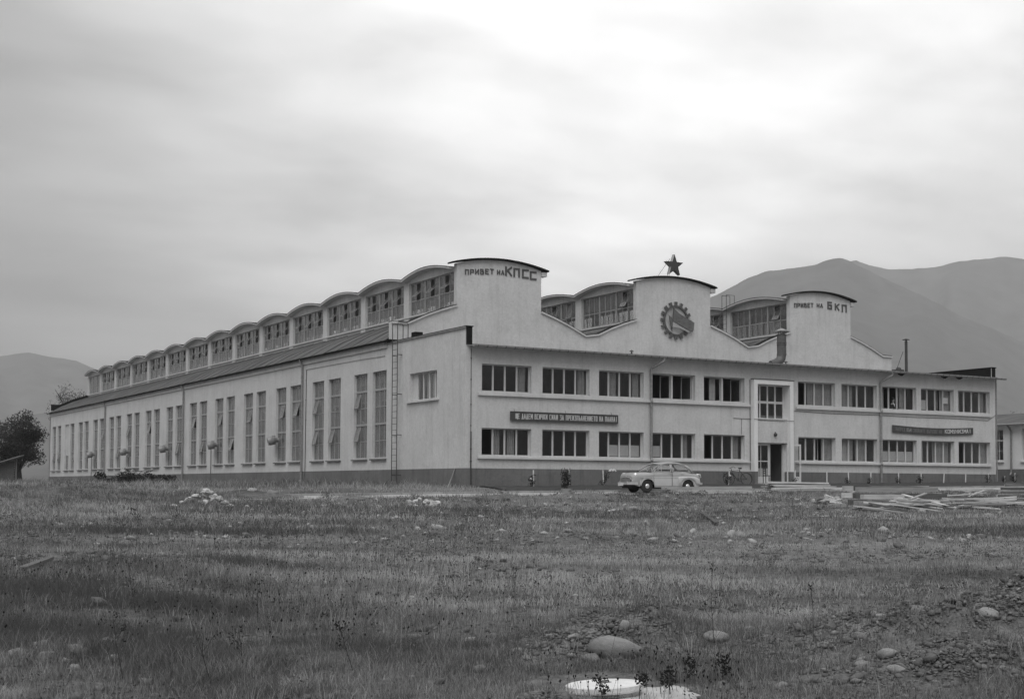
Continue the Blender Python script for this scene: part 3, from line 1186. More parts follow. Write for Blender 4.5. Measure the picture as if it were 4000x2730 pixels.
RUNS = coping_runs()
poly = [(0.0, 0.31)]
for k, run in enumerate(RUNS):
    poly += run
    if k < 3:
        a, b = TW[k]
        poly += [(a + (b - a) * j / 20, arch_z(j / 20)) for j in range(21)]
poly += [(40.02, .31)]
for y0, mats in ((9.2, ['wall', 'wall']), (YEND - .3, ['wall', 'wall'])):
    mb = MB()
    mb.prism(poly, lambda x, z: (x, y0, z), lambda x, z: (x, y0 + .34, z))
    part(mb, 'gable_wall', mats)
for run in RUNS:
    a = MB()
    pl_ = [(x, z + .003) for x, z in run] + [(x, z + .10) for x, z in run[::-1]]
    a.prism(pl_, lambda x, z: (x, 9.09, z), lambda x, z: (x, 9.6, z))
    part(a, 'coping', 'trim')
    b = MB()
    rr = random.Random(3)
    up = [(x, z + .103) for x, z in run]
    tp = [(x, z + .128 + rr.uniform(0, .03)) for x, z in run]
    b.prism(up + tp[::-1], lambda x, z: (x, 9.12, z), lambda x, z: (x, 9.62, z))
    part(b, 'coping_felt', 'tar')
for a, b in TW:
    lo = [(a - .40 + (b - a + .85) * j / 24, arch_z((j / 24 * 1.06 - .03)) + .004) for j in range(25)]
    up = [(x, z + .09) for x, z in lo]
    part(MB().prism(lo + up[::-1], lambda x, z: (x, 8.98, z), lambda x, z: (x, 9.62, z)), 'tower_cap', 'tar')
    part(MB().box(b + .003, b + .36, 9.1, 9.6, 13.0, 13.26), 'cap_corbel', 'wall')
# far gable, inner felt of its parapet
mb = MB()
for run in RUNS:
    mb = MB()
    mb.prism([(x, z - .002) for x, z in run] + [(x, z - .65) for x, z in run[::-1]], lambda x, z: (x, YEND - .33, z), lambda x, z: (x, YEND - .303, z))
    mb.prism([(x, z + .003) for x, z in run] + [(x, z + .06) for x, z in run[::-1]], lambda x, z: (x, YEND - .36, z), lambda x, z: (x, YEND + .1, z))
    part(mb, 'parapet_felt', 'tar')

# --- lettering on the gable: stroke capitals
GLY = {
    'П': [[(0, 0), (0, 1), (1, 1), (1, 0)]], 'Р': [[(0, 0), (0, 1), (1, 1), (1, .45), (0, .45)]],
    'И': [[(0, 1), (0, 0), (1, 1), (1, 0)]], 'В': [[(0, 0), (0, 1), (.85, 1), (.85, .54), (0, .54)], [(.85, .54), (1, .48), (1, 0), (0, 0)]],
    'Е': [[(1, 1), (0, 1), (0, 0), (1, 0)], [(0, .52), (.8, .52)]], 'Т': [[(0, 1), (1, 1)], [(.5, 1), (.5, 0)]],
    'Н': [[(0, 0), (0, 1)], [(1, 0), (1, 1)], [(0, .5), (1, .5)]], 'А': [[(0, 0), (.5, 1), (1, 0)], [(.2, .32), (.8, .32)]],
    'К': [[(0, 0), (0, 1)], [(1, 1), (0, .48)], [(.3, .62), (1, 0)]], 'С': [[(1, 1), (0, 1), (0, 0), (1, 0)]],
    'Б': [[(.95, 1), (0, 1), (0, 0), (1, 0), (1, .55), (0, .55)]], 'Щ': [[(0, 1), (0, 0), (1.0, 0), (1, 1)], [(.5, 0), (.5, 1)], [(1, 0), (1.15, 0), (1.15, -.2)]],
    'Д': [[(0, 0), (1, 0)], [(.1, 0), (.5, 1), (.9, 0)], [(0, 0), (0, -.12)], [(1, 0), (1, -.12)]], 'М': [[(0, 0), (0, 1), (.5, .35), (1, 1), (1, 0)]],
    'Ч': [[(0, 1), (0, .45), (1, .45)], [(1, 1), (1, 0)]], 'Л': [[(0, 0), (.5, 1), (1, 0)]],
    'З': [[(0, 1), (1, 1), (.55, .55), (1, .5), (1, 0), (0, 0)]], 'Ъ': [[(0, 1), (.2, 1), (.2, 0), (1, 0), (1, .5), (.2, .5)]],
    'О': [[(0, 0), (0, 1), (1, 1), (1, 0), (0, 0)]], 'Й': [[(0, 1), (0, 0), (1, 1), (1, 0)], [(.3, 1.16), (.7, 1.16)]],
    'Я': [[(1, 0), (1, 1), (0, 1), (0, .48), (1, .48)], [(.4, .48), (0, 0)]], 'Х': [[(0, 0), (1, 1)], [(0, 1), (1, 0)]],
    'У': [[(0, 1), (.1, .5), (.9, .5)], [(1, 1), (.8, 0), (.2, 0)]], '!': [[(.5, 1), (.5, .3)], [(.5, .12), (.5, 0)]],
}


def letter(ch, x, z, w, h, st, mat, parent, y, depth):
    m = MB()
    k = 0
    hw = st / 2
    for run in GLY[ch]:
        pts = [Vector((hw + p[0] * (w - st), 0, hw + p[1] * (h - st))) for p in run]
        for a, b in zip(pts, pts[1:]):
            d = (b - a).normalized()
            dd = depth + .0012 * k
            k += 1
            m.beam(a - d * hw * .96, b + d * hw * .96, st, dd, 0, (0, 1, 0))
    return m.build('letter', mat, parent, loc=(x, y, z))


def line_up(parent, word, x0, x1, zA, zB, h, st, mat, y=-.02, depth=.04, ox=0, oy=0, oz=0):
    n = len(word)
    p = (x1 - x0) / n
    for i, ch in enumerate(word):
        if ch == ' ':
            continue
        t = i / max(1, n - 1)
        letter(ch, x0 + p * i - ox, zA + (zB - zA) * t - oz, p * .74, h, st, mat, parent, y, depth)


L1t = thing('wall_lettering', 'dark raised greeting lettering under the curved cap of the leftmost tower', 'lettering', (4.8, 9.2, 12.7))
for w, xa, xb, za, zb, h, st in (('ПРИВЕТ', 4.80, 6.86, 12.69, 12.86, .33, .06), ('НА', 7.0, 7.58, 12.87, 12.88, .29, .06), ('К', 7.57, 8.22, 12.84, 12.84, .58, .11), ('П', 8.15, 8.76, 12.82, 12.82, .56, .11), ('С', 8.76, 9.40, 12.79, 12.79, .57, .11), ('С', 9.32, 9.96, 12.74, 12.74, .54, .11)):
    line_up(L1t, w, xa, xb, za, zb, h, st, 'letter', ox=4.8, oz=12.7)
L3t = thing('wall_lettering', 'dark raised greeting lettering on the rightmost tower below its cap', 'lettering', (30.7, 9.2, 12.5))
for w, xa, xb, za, zb, h, st in (('ПРИВЕТ', 30.70, 32.55, 12.53, 12.65, .32, .06), ('НА', 32.80, 33.45, 12.69, 12.70, .29, .06), ('Б', 33.80, 34.38, 12.64, 12.64, .54, .11), ('К', 34.50, 35.08, 12.60, 12.60, .50, .10), ('П', 35.16, 35.80, 12.51, 12.51, .56, .11)):
    line_up(L3t, w, xa, xb, za, zb, h, st, 'letter', ox=30.7, oz=12.5)

# --- star on the middle tower
st_ = thing('roof_star', 'dark five-pointed star standing on rods on the middle tower', 'star', (20.38, 9.3, 13.78))
mb = MB()
sp = []
for k in range(10):
    r = .74 if k % 2 == 0 else .30
    a = PI / 2 + k * PI / 5
    sp.append((r * math.cos(a), r * math.sin(a) + .80))
mb.prism(sp, lambda x, z: (x, -.14, z), lambda x, z: (x, .14, z), 0, 1)
mb.build('star_body', ['red', 'cardark'], st_)
for p, q in (((-.35, 0, .25), (-.35, 0, -.08)), ((.38, 0, .25), (.38, 0, -.08)), ((-.15, .14, 1.3), (-1.0, .6, -.1)), ((.0, .14, .6), (-.3, .7, -.1))):
    MB().tube([p, q], .014, 5).build('support_rod', 'rust', st_)

# --- gear emblem with flags
em = thing('gear_emblem', 'dark cogwheel emblem with two flags mounted on the middle tower', 'emblem', (20.44, 9.19, 10.94))
mb = MB()
outp, inp = [], []
N = 16
for k in range(N):
    a0 = 2 * PI * k / N + PI / 2
    for da, r in ((-.45, 1.0), (-.21, 1.0), (-.20, 1.24), (.20, 1.24), (.21, 1.0)):
        outp.append((r * math.cos(a0 + da * 2 * PI / N * 1.05), r * math.sin(a0 + da * 2 * PI / N * 1.05)))
seg_n = len(outp)
for k in range(seg_n):
    a = math.atan2(outp[k][1], outp[k][0])
    inp.append((.90 * math.cos(a), .90 * math.sin(a)))
for k in range(seg_n):
    k2 = (k + 1) % seg_n
    o1, o2, i1, i2 = outp[k], outp[k2], inp[k], inp[k2]
    q = [(o1[0], -.13, o1[1]), (o2[0], -.13, o2[1]), (i2[0], -.13, i2[1]), (i1[0], -.13, i1[1])]
    q2 = [(p[0], -.01, p[2]) for p in q]
    mb.add(q + q2, [(0, 1, 2, 3)], 0)
    o = len(mb.v) - 8
    mb.f += [(o, o + 4, o + 5, o + 1), (o + 2, o + 6, o + 7, o + 3), (o + 4, o + 7, o + 6, o + 5)]
    mb.m += [1, 1, 1]
mb.build('cogwheel', ['letter', 'sheet'], em)
fl = [(-.32, .80), (.2, .45), (.75, .2), (1.40, -.06), (1.33, -.55), (1.22, -.70), (.9, -.58), (.4, -.35), (-.38, -.05)]
MB().prism(fl, lambda x, z: (x, -.235, z), lambda x, z: (x, -.20, z)).build('flag', 'flag', em)
fl2 = [(-.68, .30), (-.42, .18), (-.42, -.62), (-.5, -.62)]
MB().prism(fl2, lambda x, z: (x, -.215, z), lambda x, z: (x, -.19, z)).build('flag', 'flag', em)
fl3 = [(-.40, -.1), (.3, -.40), (1.0, -.66), (.9, -.74), (.2, -.50), (-.43, -.45)]
MB().prism(fl3, lambda x, z: (x, -.26, z), lambda x, z: (x, -.238, z)).build('flag', 'cardark', em)
MB().tube([(-.32, -.25, .84), (-.45, -.25, -.76)], .016, 6).build('flag_pole', 'rust', em)
MB().tube([(-.70, -.22, .34), (-.45, -.22, -.74)], .013, 6).build('flag_pole', 'rust', em)

# --- hall side wall with paired windows
WIN = []
for k in range(14):
    WIN += [(9.80 + PITCH * k, 11.76 + PITCH * k), (12.52 + PITCH * k, 14.50 + PITCH * k)]
BLIND = 12 * 2 + 1
holes = []
for i, (a, b) in enumerate(WIN):
    holes.append((a, b, 1.70, 6.80))
mb = MB()
wall(mb, Ps, 9.55, YEND, -.4, 8.07, holes, .42)
part(mb, 'hall_wall', 'wall', normals=False)
mb = MB()
wall(mb, lambda u, v, z: (40.02 - v, u, z), 9.55, YEND, -.4, 8.4, [], .3)
part(mb, 'hall_wall', 'wall', normals=False)
# blind panel in one opening
a, b = WIN[BLIND]
part(MB().box(.16, .30, a + .002, b - .002, 3.352, 6.798), 'blind_panel', 'wall')
part(MB().box(-.10, .42, 9.62, YEND + .05, 8.074, 8.40), 'eave_band', 'wall')
rr = random.Random(9)
mb = MB()
y = 8.7
while y < YEND:
    L = rr.uniform(1.6, 2.2)
    mb.box(-.32 + rr.uniform(-.015, .015), .2, y, min(y + L - .03, YEND + .1), 8.403, 8.47 + rr.uniform(0, .02))
    y += L
part(mb, 'eave_flashing', 'tar')

WH = 5.10
WW = 1.97


def hall_frame():
    m = MB()
    y0, y1 = .16, .23
    m.box(0, WW, y0, y1, 0, .05)
    m.box(0, WW, y0, y1, WH - .05, WH)
    m.box(0, .06, y0, y1, .05, WH - .05)
    m.box(WW - .06, WW, y0, y1, .05, WH - .05)
    for z, h in ((2.02, .12), (4.03, .12)):
        m.box(.06, WW - .06, y0 - .02, y1, z - h / 2, z + h / 2)
    for z in (1.02, 3.02):
        m.box(.06, WW - .06, y0 + .01, y1 - .01, z - .02, z + .02)
    for x in (WW / 3, 2 * WW / 3):
        for z0, z1 in ((.05, 1.0), (1.04, 1.96), (2.08, 3.0), (3.04, 3.97), (4.09, WH - .05)):
            m.box(x - .022, x + .022, y0 + .012, y1 - .012, z0, z1)
    return m.mesh('window', 'steel')


hf = hall_frame()
colx = [.06 + (WW / 3 - .082) / 2, WW / 2, WW - .06 - (WW / 3 - .082) / 2]
colw = [WW / 3 - .082, WW / 3 - .044, WW / 3 - .082]
rowz = [(.05, 1.0), (1.04, 1.96), (2.08, 3.0), (3.04, 3.97), (4.09, WH - .05)]
hp = [[pane_box(colw[c], z1 - z0, .005, 'dusty') for c in range(3)] for z0, z1 in rowz]
vsash = MB()
vw, vh = WW / 3 - .05, .93
for q in ((-vw / 2, vw / 2, -.018, .018, -.04, 0), (-vw / 2, vw / 2, -.018, .018, -vh, -vh + .04), (-vw / 2, -vw / 2 + .035, -.018, .018, -vh + .04, -.04), (vw / 2 - .035, vw / 2, -.018, .018, -vh + .04, -.04)):
    vsash.box(*q)
vsash.box(-vw / 2 + .03, vw / 2 - .03, -.003, .003, -vh + .03, -.03, 1)
vsash_me = vsash.mesh('vent_sash', ['steel', 'dusty'])
sillm = MB().box(-.10, WW + .12, -.14, -.003, -.13, -.05).mesh('window_sill', 'plinth')
SHELL = MB()       # panes too far off to pick apart
rv = random.Random(21)
VENTS = {1: [3, 1], 2: [1], 3: [3, 1], 4: [3], 5: [3], 6: [], 7: [3], 8: [1], 9: [3], 10: [1], 11: [3], 12: [1], 13: [3], 15: [3], 17: [3, 1], 18: [1], 20: [3], 22: [1], 24: [1], 26: [1], 27: [1]}
for i, (a, b) in enumerate(WIN):
    if i == BLIND:
        m = MB()
        for q in ((0, WW, .16, .23, 0, .05), (0, WW, .16, .23, 1.60, 1.65), (0, .05, .16, .23, .05, 1.6), (WW - .05, WW, .16, .23, .05, 1.6), (WW / 2 - .025, WW / 2 + .025, .165, .225, .05, 1.6), (.05, WW / 2 - .025, .17, .22, .8, .84), (WW / 2 + .025, WW - .05, .17, .22, .8, .84)):
            m.box(*q)
        w = put('window', m.mesh('window', 'steel'), B, (0, b, 1.70), (0, 0, -PI / 2))
        put('pane', pane_box(WW - .1, 1.55, .005, 'dusty'), w, (WW / 2, .195, .83))
        put('window_sill', sillm, w)
        continue
    w = put('window', hf, B, (0, b, 1.70), (0, 0, -PI / 2))
    put('window_sill', sillm, w)
    vents = VENTS.get(i, [])
    vc = rv.choice([1, 1, 2, 0])
    for r, (z0, z1) in enumerate(rowz):
        for c in range(3):
            if r in vents and c == vc:
                put('vent_sash', vsash_me, w, (colx[c], .20, z1), (-rad(rv.uniform(7, 17)), 0, 0))
                continue
            if i < 5:
                put('pane', hp[r][c], w, (colx[c], .195, (z0 + z1) / 2))
            else:
                yy = b - colx[c]
                SHELL.box(.193, .198, yy - colw[c] / 2, yy + colw[c] / 2, 1.70 + z0, 1.70 + z1)

# vent cowls that poke out of the side windows
cw = MB()
cw.tube([(.12, 0, .05), (-.10, 0, .04), (-.16, 0, .03)], [.16, .17, .24], 16, 0, False)
cw.tube([(-.16, 0, .03), (-.22, .01, .02), (-.50, .03, -.04), (-.62, .05, -.08)], [.24, .31, .31, .27], 18, 0, False)
cw.tube([(-.60, .045, -.075), (-.56, .04, -.06)], [.262, .25], 18, 1)
cw.tube([(-.615, .05, -.079), (-.635, .052, -.084)], [.285, .28], 18, 0, False)
cw.box(-.34, -.14, -.12, .10, .28, .345)
cw.tube([(-.19, .0, .025), (-.21, 0, .02)], .335, 18)
cwm = cw.mesh('vent_cowl', ['zinc', 'black'], True)
for Y in (27.9, 41.4, 54.9, 68.3, 81.8):
    put('vent_cowl', cwm, B, (-.06, Y - .3, 3.17), (0, 0, rad(-8)))
pipe([(-.035, 42.4, 2.9), (-.035, 42.4, .4)], .03, 'zincdark', 'conduit')
pipe([(-.035, 82.6, 2.9), (-.035, 82.6, .4)], .03, 'zincdark', 'conduit')
pipe([(-.035, 22.3, 7.7), (-.035, 22.35, 3.1), (-.05, 22.35, .6)], .025, 'zincdark', 'conduit', [(-.035, 22.33, z) for z in (7, 5.7, 4.4)])
mb = MB()
mb.tube([(-.03, 10.0, 7.62), (-.03, 14, 7.68), (-.03, 22.3, 7.72)], .012, 5)
part(mb, 'cable', 'rust')

# --- hall roof
mb = MB()


def roof_strip(xs, zs):
    rows = [[(x, y, z) for x, z in zip(xs, zs)] for y in (9.56, YEND - .37)]
    mb.grid(rows)
    mb.grid([[(x, y, z - .12) for x, z in zip(xs, zs)] for y in (9.56, YEND - .37)])


xs = list(np.linspace(-.30, 4.25, 14))
roof_strip(xs, [10.50 - flank(4.25 - x) for x in xs])
for a, b, v0, v1 in ((10.15, 17.33, 13.42, 14.38), (23.35, 30.33, 26.54, 27.44)):
    xs = list(np.linspace(a, v0, 10)) + list(np.linspace(v1, b, 10))
    roof_strip(xs, [10.50 - flank(min(x - a, b - x)) for x in xs])
xs = list(np.linspace(36.0, 40.3, 14))
roof_strip(xs, [10.50 - flank(x - 36.0) for x in xs])
rf = part(mb, 'hall_roof', 'felt', normals=False)
lap = MB()
rr = random.Random(4)
for k in range(44):                              # lapped edges of the felt lengths
    y = 10.2 + k * 2.15 + rr.uniform(-.2, .2)
    if y > YEND - 1:
        break
    pts = [(x, y + .05 * math.sin(x * 2 + k), 10.50 - flank(4.25 - x) + .012) for x in np.linspace(-.28, 4.2, 8)]
    for p, q in zip(pts, pts[1:]):
        lap.beam(p, q, .12, .05)
kind(part(lap, 'felt_lap', 'felt'), 'stuff')
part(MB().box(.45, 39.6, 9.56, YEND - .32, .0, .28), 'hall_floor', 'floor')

# --- lanterns (monitors) with scalloped roofs
MW = PITCH - .75
MH = 2.08
mf = MB()
y0, y1 = .10, .16
mf.box(0, MW, y0, y1, 0, .07)
mf.box(0, MW, y0, y1, MH - .07, MH)
mf.box(0, .08, y0, y1, .07, MH - .07)
mf.box(MW - .08, MW, y0, y1, .07, MH - .07)
mf.box(.08, MW - .08, y0 + .004, y1 - .004, .90, .96)
cwid = (MW - .16) / 9
for k in range(1, 9):
    wd = .055 if k % 3 == 0 else .022
    x = .08 + cwid * k
    mf.box(x - wd, x + wd, y0 - (.03 if k % 3 == 0 else -.008), y1 - .008, .07, .90)
    mf.box(x - wd, x + wd, y0 - (.03 if k % 3 == 0 else -.008), y1 - .008, .96, MH - .07)
mfm = mf.mesh('lantern_window', 'steel')
plo = pane_box(cwid - .045, .82, .005, 'dustym')
phi = pane_box(cwid - .045, 1.03, .005, 'dustym')
ms = MB()
w_, h_ = cwid - .03, 1.04
for q in ((-w_ / 2, w_ / 2, -.016, .016, h_ / 2 - .04, h_ / 2), (-w_ / 2, w_ / 2, -.016, .016, -h_ / 2, -h_ / 2 + .04), (-w_ / 2, -w_ / 2 + .03, -.016, .016, -h_ / 2 + .04, h_ / 2 - .04), (w_ / 2 - .03, w_ / 2, -.016, .016, -h_ / 2 + .04, h_ / 2 - .04)):
    ms.box(*q)
ms.box(-w_ / 2 + .025, w_ / 2 - .025, -.003, .003, -h_ / 2 + .03, h_ / 2 - .03, 1)
msm = ms.mesh('vent_sash', ['steel', 'dustym'])
ZS = 10.80
pil = MB().box(0, .22, -.375, .375, 10.42, 12.93).mesh('pillar', 'wall')


def scal(t):
    return 13.12 + .40 * max(0.0, math.sin(PI * t)) ** .9


rm = random.Random(33)
for mi, (xl, xr) in enumerate(TW):
    nb = 14 if mi == 0 else 7
    yA = 9.545
    yZ = YB[nb] if nb < 14 else YEND - .31
    # scalloped shell, one part per bay
    for k in range(nb):
        ya, yb = max(YB[k], yA), min(YB[k + 1], yZ)
        m = MB()
        ts = np.linspace(0, 1, 17)
        prof = [(ya + (yb - ya) * t, scal((YB[k] + .0 + PITCH * t - YB[k]) / PITCH)) for t in ts]
        for zo, zt, mm_ in ((-.10, 0, 0), (.002, .03, 1)):
            pl_ = [(y, z + zo) for y, z in prof] + [(y, z + zt) for y, z in prof[::-1]]
            e = .45 if mm_ == 0 else .47
            m.prism(pl_, lambda y, z: (xl - e, y, z), lambda y, z: (xr + e, y, z), mm_)
        part(m, 'shell_roof', ['trim', 'tar'])
        # spandrel between window head and shell
        for xw in (xl, xr - .16):
            m = MB()
            pl_ = [(y, z - .103) for y, z in prof] + [(yb, 12.945), (ya, 12.945)]
            m.prism(pl_, lambda y, z: (xw, y, z), lambda y, z: (xw + .16, y, z))
            part(m, 'spandrel', 'wall')
        # windows
        yh = YB[k + 1] - .375
        for side in (0, 1):
            if side == 0:
                w = put('lantern_window', mfm, B, (xl, yh, ZS), (0, 0, -PI / 2))
            else:
                w = put('lantern_window', mfm, B, (xr, yh - MW, ZS), (0, 0, PI / 2))
            for c in range(9):
                cx = .08 + cwid * (c + .5)
                vent = c % 3 == 1
                if side == 0 and mi and vent and rm.random() < .3:
                    vent = False
                if k == 13 and mi == 0:
                    vent = False
                near = side == 0 and ((mi == 0 and k < 3) or (mi > 0 and k < 2))
                for row, (zc_, ph, pm) in enumerate(((.485, .82, plo), (1.485, 1.03, phi))):
                    if row == 1 and vent:
                        ang = -rad(rm.uniform(38, 55) if mi == 0 else rm.uniform(12, 34))
                        if side == 1:
                            ang *= .5
                        put('vent_sash', msm, w, (cx, .13, zc_), (ang, 0, 0))
                    elif near:
                        put('pane', pm, w, (cx, .13, zc_))
                    else:
                        yy = (yh - cx) if side == 0 else (yh - MW + cx)
                        xx = xl + .13 if side == 0 else xr - .13
                        SHELL.box(xx - .0025, xx + .0025, yy - cwid / 2 + .022, yy + cwid / 2 - .022, ZS + zc_ - ph / 2, ZS + zc_ + ph / 2, 1)
    for k in range(1, nb + (0 if nb == 14 else 1)):
        put('pillar', pil, B, (xl - .05, YB[k], 0))
        put('pillar', pil, B, (xr - .17, YB[k], 0))
    for yq in ((YEND - .31,) if nb == 14 else ()):
        m = MB().box(xl, xl + .2, yq - .5, yq - .003, 10.42, 12.93).box(xr - .2, xr, yq - .5, yq - .003, 10.42, 12.93)
        part(m, 'pillar', 'wall')
    # parapet curb under the windows and the head beam over them
    for x0, x1, xo in ((xl, xl + .2, xl - .09), (xr - .2, xr, xr - .01)):
        part(MB().box(x0, x1, 9.55, yZ - .01, 10.30, 10.70), 'lantern_curb', 'slab')
        part(MB().box(xo, xo + .10, 9.56, yZ - .02, 10.702, 10.79), 'lantern_sill', 'trim')
        part(MB().box(x0 - .02 if x0 == xl else x0, x1 if x0 == xl else x1 + .02, 9.56, yZ - .02, 12.882, 12.942), 'window_head', 'wall')
    if nb < 14:
        part(MB().box(xl - .02, xr + .02, yZ + .40, yZ + .6, 10.3, 13.3), 'lantern_end', 'wall')
        m = MB()
        m.box(xl, xr, yZ + .61, YEND - .31, 10.3, 13.1)
        part(m, 'lantern_body', 'wall')
kind(part(SHELL, 'pane', ['dusty', 'dustym'], normals=False), 'stuff')

# ------------------------------------------------------------------ ladders
ld = thing('wall_ladder', 'tall iron ladder fixed to the left side wall beside the hall windows', 'ladder', (-.35, 7.95, .05))
for yy in (-.33, .33):
    MB().tube([(0, yy, 0), (0, yy, 9.2), (.05, yy, 9.28), (.6, yy, 9.28), (.66, yy, 9.2), (.66, yy, 8.35)], .024, 6).build('rail', 'rust', ld)
rg = MB().tube([(0, -.33, 0), (0, .33, 0)], .014, 6).mesh('rung', 'rust')
for k in range(23):
    put('rung', rg, ld, (0, 0, .35 + k * .352))
bk = MB().beam((0, 0, 0), (.30, 0, 0), .05, .04).mesh('bracket', 'rust')
for z in (.62, 2.9, 5.2, 7.45):
    for yy in (-.33, .33):
        put('bracket', bk, ld, (0, yy, z))
gl_ = thing('roof_ladder', 'thin iron ladder with looped rails on the roof between middle and right towers', 'ladder', (29.86, 15.75, 11.0))
for yy in (-.25, .25):
    MB().tube([(0, yy, 0), (0, yy, 3.1), (.0, yy, 3.12), (.75, yy, 3.12), (.75, yy, 2.3)], .022, 6).build('rail', 'rust', gl_)
rg2 = MB().tube([(0, -.25, 0), (0, .25, 0)], .012, 6).mesh('rung', 'rust')
for k in range(6):
    put('rung', rg2, gl_, (0, 0, .3 + k * .34))

# ====SPLIT

# ================================================================== THINGS ON AND AROUND THE FACTORY
# --- slogan boards
sg = thing('slogan_board', 'dark slogan board with pale crowded capitals between the storeys, left of the entrance', 'sign', (2.62, -.02, 3.55), 0)
sgb = MB().box(0, 6.82, -.10, -.03, 0, .45)
for q in ((-.02, 6.84, -.115, -.03, -.02, .012), (-.02, 6.84, -.115, -.03, .438, .47), (-.02, .012, -.113, -.03, .012, .438), (6.808, 6.84, -.113, -.03, .012, .438)):
    sgb.box(*q)
sgb.build('board', 'signboard', sg)
for x in (.25, 3.45, 6.45):
    MB().tube([(x, -.05, .46), (x - .03, -.01, .62)], .008, 5).build('hanger', 'rust', sg)


def banner_line(parent, words, x0, x1, z, h, st, mats, y, zf=None):
    total = sum(len(w) for w in words) + .75 * (len(words) - 1)
    p = (x1 - x0) / total
    x = x0
    for i, w in enumerate(words):
        m = mats[i] if isinstance(mats, (list, tuple)) else mats
        for ch in w:
            wd = p * (.80 if ch not in 'ЩМ' else .92)
            letter(ch, x, z + (zf(x) if zf else 0), wd, h, st, m, parent, y, .012)
            x += p
        x += .75 * p


banner_line(sg, ['ЩЕ', 'ДАДЕМ', 'ВСИЧКИ', 'СИЛИ', 'ЗА', 'ПРЕИЗПЪЛНЕНИЕТО', 'НА', 'ПЛАНА!'], .27, 6.80, .085, .28, .036, 'signletter', -.105)
sag = lambda x: -.11 * math.sin(PI * min(1, max(0, x / 7.36))) ** 1.0
sg2 = thing('slogan_banner', 'sagging dark cloth banner with faded capitals, right of the entrance below upper windows', 'banner', (30.45, -.02, 3.59), 0)
mb = MB()
xs = np.linspace(0, 7.36, 26)
mb.grid([[(x, -.075, z + sag(x)) for x in xs] for z in (0, .15, .3, .45)])
mb.grid([[(x, -.055, z + sag(x)) for x in xs] for z in (0, .45)])
mb.build('cloth', 'signboard', sg2)
banner_line(sg2, ['НАПРЕД', 'КЪМ', 'СИЯЙНИТЕ', 'ВЪРХОВЕ', 'НА'], .28, 4.45, .10, .24, .034, ['signfaint', 'signworn', 'signfaint', 'signfaint', 'signfaint'], -.082, sag)
banner_line(sg2, ['КОМУНИЗМА!'], 4.70, 7.2, .11, .27, .045, 'signletter', -.082, sag)

# --- man leaning out of an upper window


def skin_figure(name, pts, edges, radii, mat, parent, root=0, sub=2):
    me = bpy.data.meshes.new(name)
    me.from_pydata(pts, edges, [])
    o = put(name, me, parent)
    me.materials.append(M[mat])
    md = o.modifiers.new('skin', 'SKIN')
    for i, r in enumerate(radii):
        me.skin_vertices[0].data[i].radius = r if isinstance(r, tuple) else (r, r)
        me.skin_vertices[0].data[i].use_root = (i == root)
    sb = o.modifiers.new('sub', 'SUBSURF')
    sb.levels = sub
    sb.render_levels = sub
    dg = bpy.context.evaluated_depsgraph_get()
    dg.update()
    nm = bpy.data.meshes.new_from_object(o.evaluated_get(dg))
    o.modifiers.clear()
    o.data = nm
    for p in nm.polygons:
        p.use_smooth = True
    return o


pr_ = thing('person', 'person in dark jacket and white shirt leaning on an upper window sill', 'person', (31.02, .42, 4.36))
# torso with both arms, forearms resting on the sill
skin_figure('body', [(0, .22, .0), (0, .20, .45), (0, .12, .72), (0, .02, .98), (.0, -.02, 1.10), (-.17, .02, .98), (-.30, -.06, .78), (-.16, -.20, .70), (.17, .02, .98), (.30, -.04, .78), (.20, -.20, .72), (0, -.05, 1.2), (0, -.07, 1.33), (0, -.075, 1.40)],
            [(0, 1), (1, 2), (2, 3), (3, 4), (3, 5), (5, 6), (6, 7), (3, 8), (8, 9), (9, 10), (4, 11), (11, 12), (12, 13)],
            [(.15, .12), (.15, .11), (.17, .12), (.13, .10), .055, .075, .052, .04, .075, .052, .04, (.075, .085), (.085, .10), (.06, .075)], 'skin', pr_)
skin_figure('jacket', [(0, .22, .0), (0, .20, .45), (0, .12, .72), (0, .03, .97), (-.17, .02, .98), (-.31, -.06, .77), (-.19, -.18, .705), (.17, .02, .98), (.31, -.04, .77), (.22, -.18, .725)],
            [(0, 1), (1, 2), (2, 3), (3, 4), (4, 5), (5, 6), (3, 7), (7, 8), (8, 9)],
            [(.18, .15), (.18, .14), (.20, .15), (.15, .12), .09, .07, .055, .09, .07, .055], 'coat', pr_)
MB().add([(-.035, -.125, 1.03), (.035, -.125, 1.03), (.012, -.16, .86), (-.012, -.16, .86), (-.05, -.085, 1.09), (.05, -.085, 1.09)], [(0, 1, 2, 3), (4, 5, 1, 0)]).build('shirt_front', 'shirt', pr_)
hr = MB()
hr.lathe([(.085, 1.29), (.10, 1.35), (.095, 1.42), (.05, 1.47), (.01, 1.485)], 12, 0, lambda x, y, z: (x, y * 1.1 - .045 if y < 0 else y * 1.1 - .045, z))
hr.build('hair', 'hair', pr_, smooth=True)
for s in (-1, 1):
    hx, hy, hzz = (-.16, -.20, .70) if s < 0 else (.20, -.20, .72)
    hd = MB()
    hd.tube([(hx, hy, hzz), (hx + s * -.02, hy - .045, hzz + .005), (hx + s * -.03, hy - .085, hzz + .002)], [.028, .038, .034], 8)
    for f in range(4):
        fx = hx + s * -.03 - .03 + f * .02
        L = (.06, .075, .07, .055)[f]
        hd.tube([(fx, hy - .08, hzz), (fx, hy - .08 - L * .55, hzz - .004), (fx, hy - .08 - L, hzz - .024)], [.010, .009, .007], 6)
    hd.tube([(hx + s * .02, hy - .03, hzz), (hx + s * .045, hy - .07, hzz + .006), (hx + s * .04, hy - .10, hzz)], [.012, .011, .008], 6)
    hd.build('hand', 'skin', pr_, smooth=True)
fc = MB()
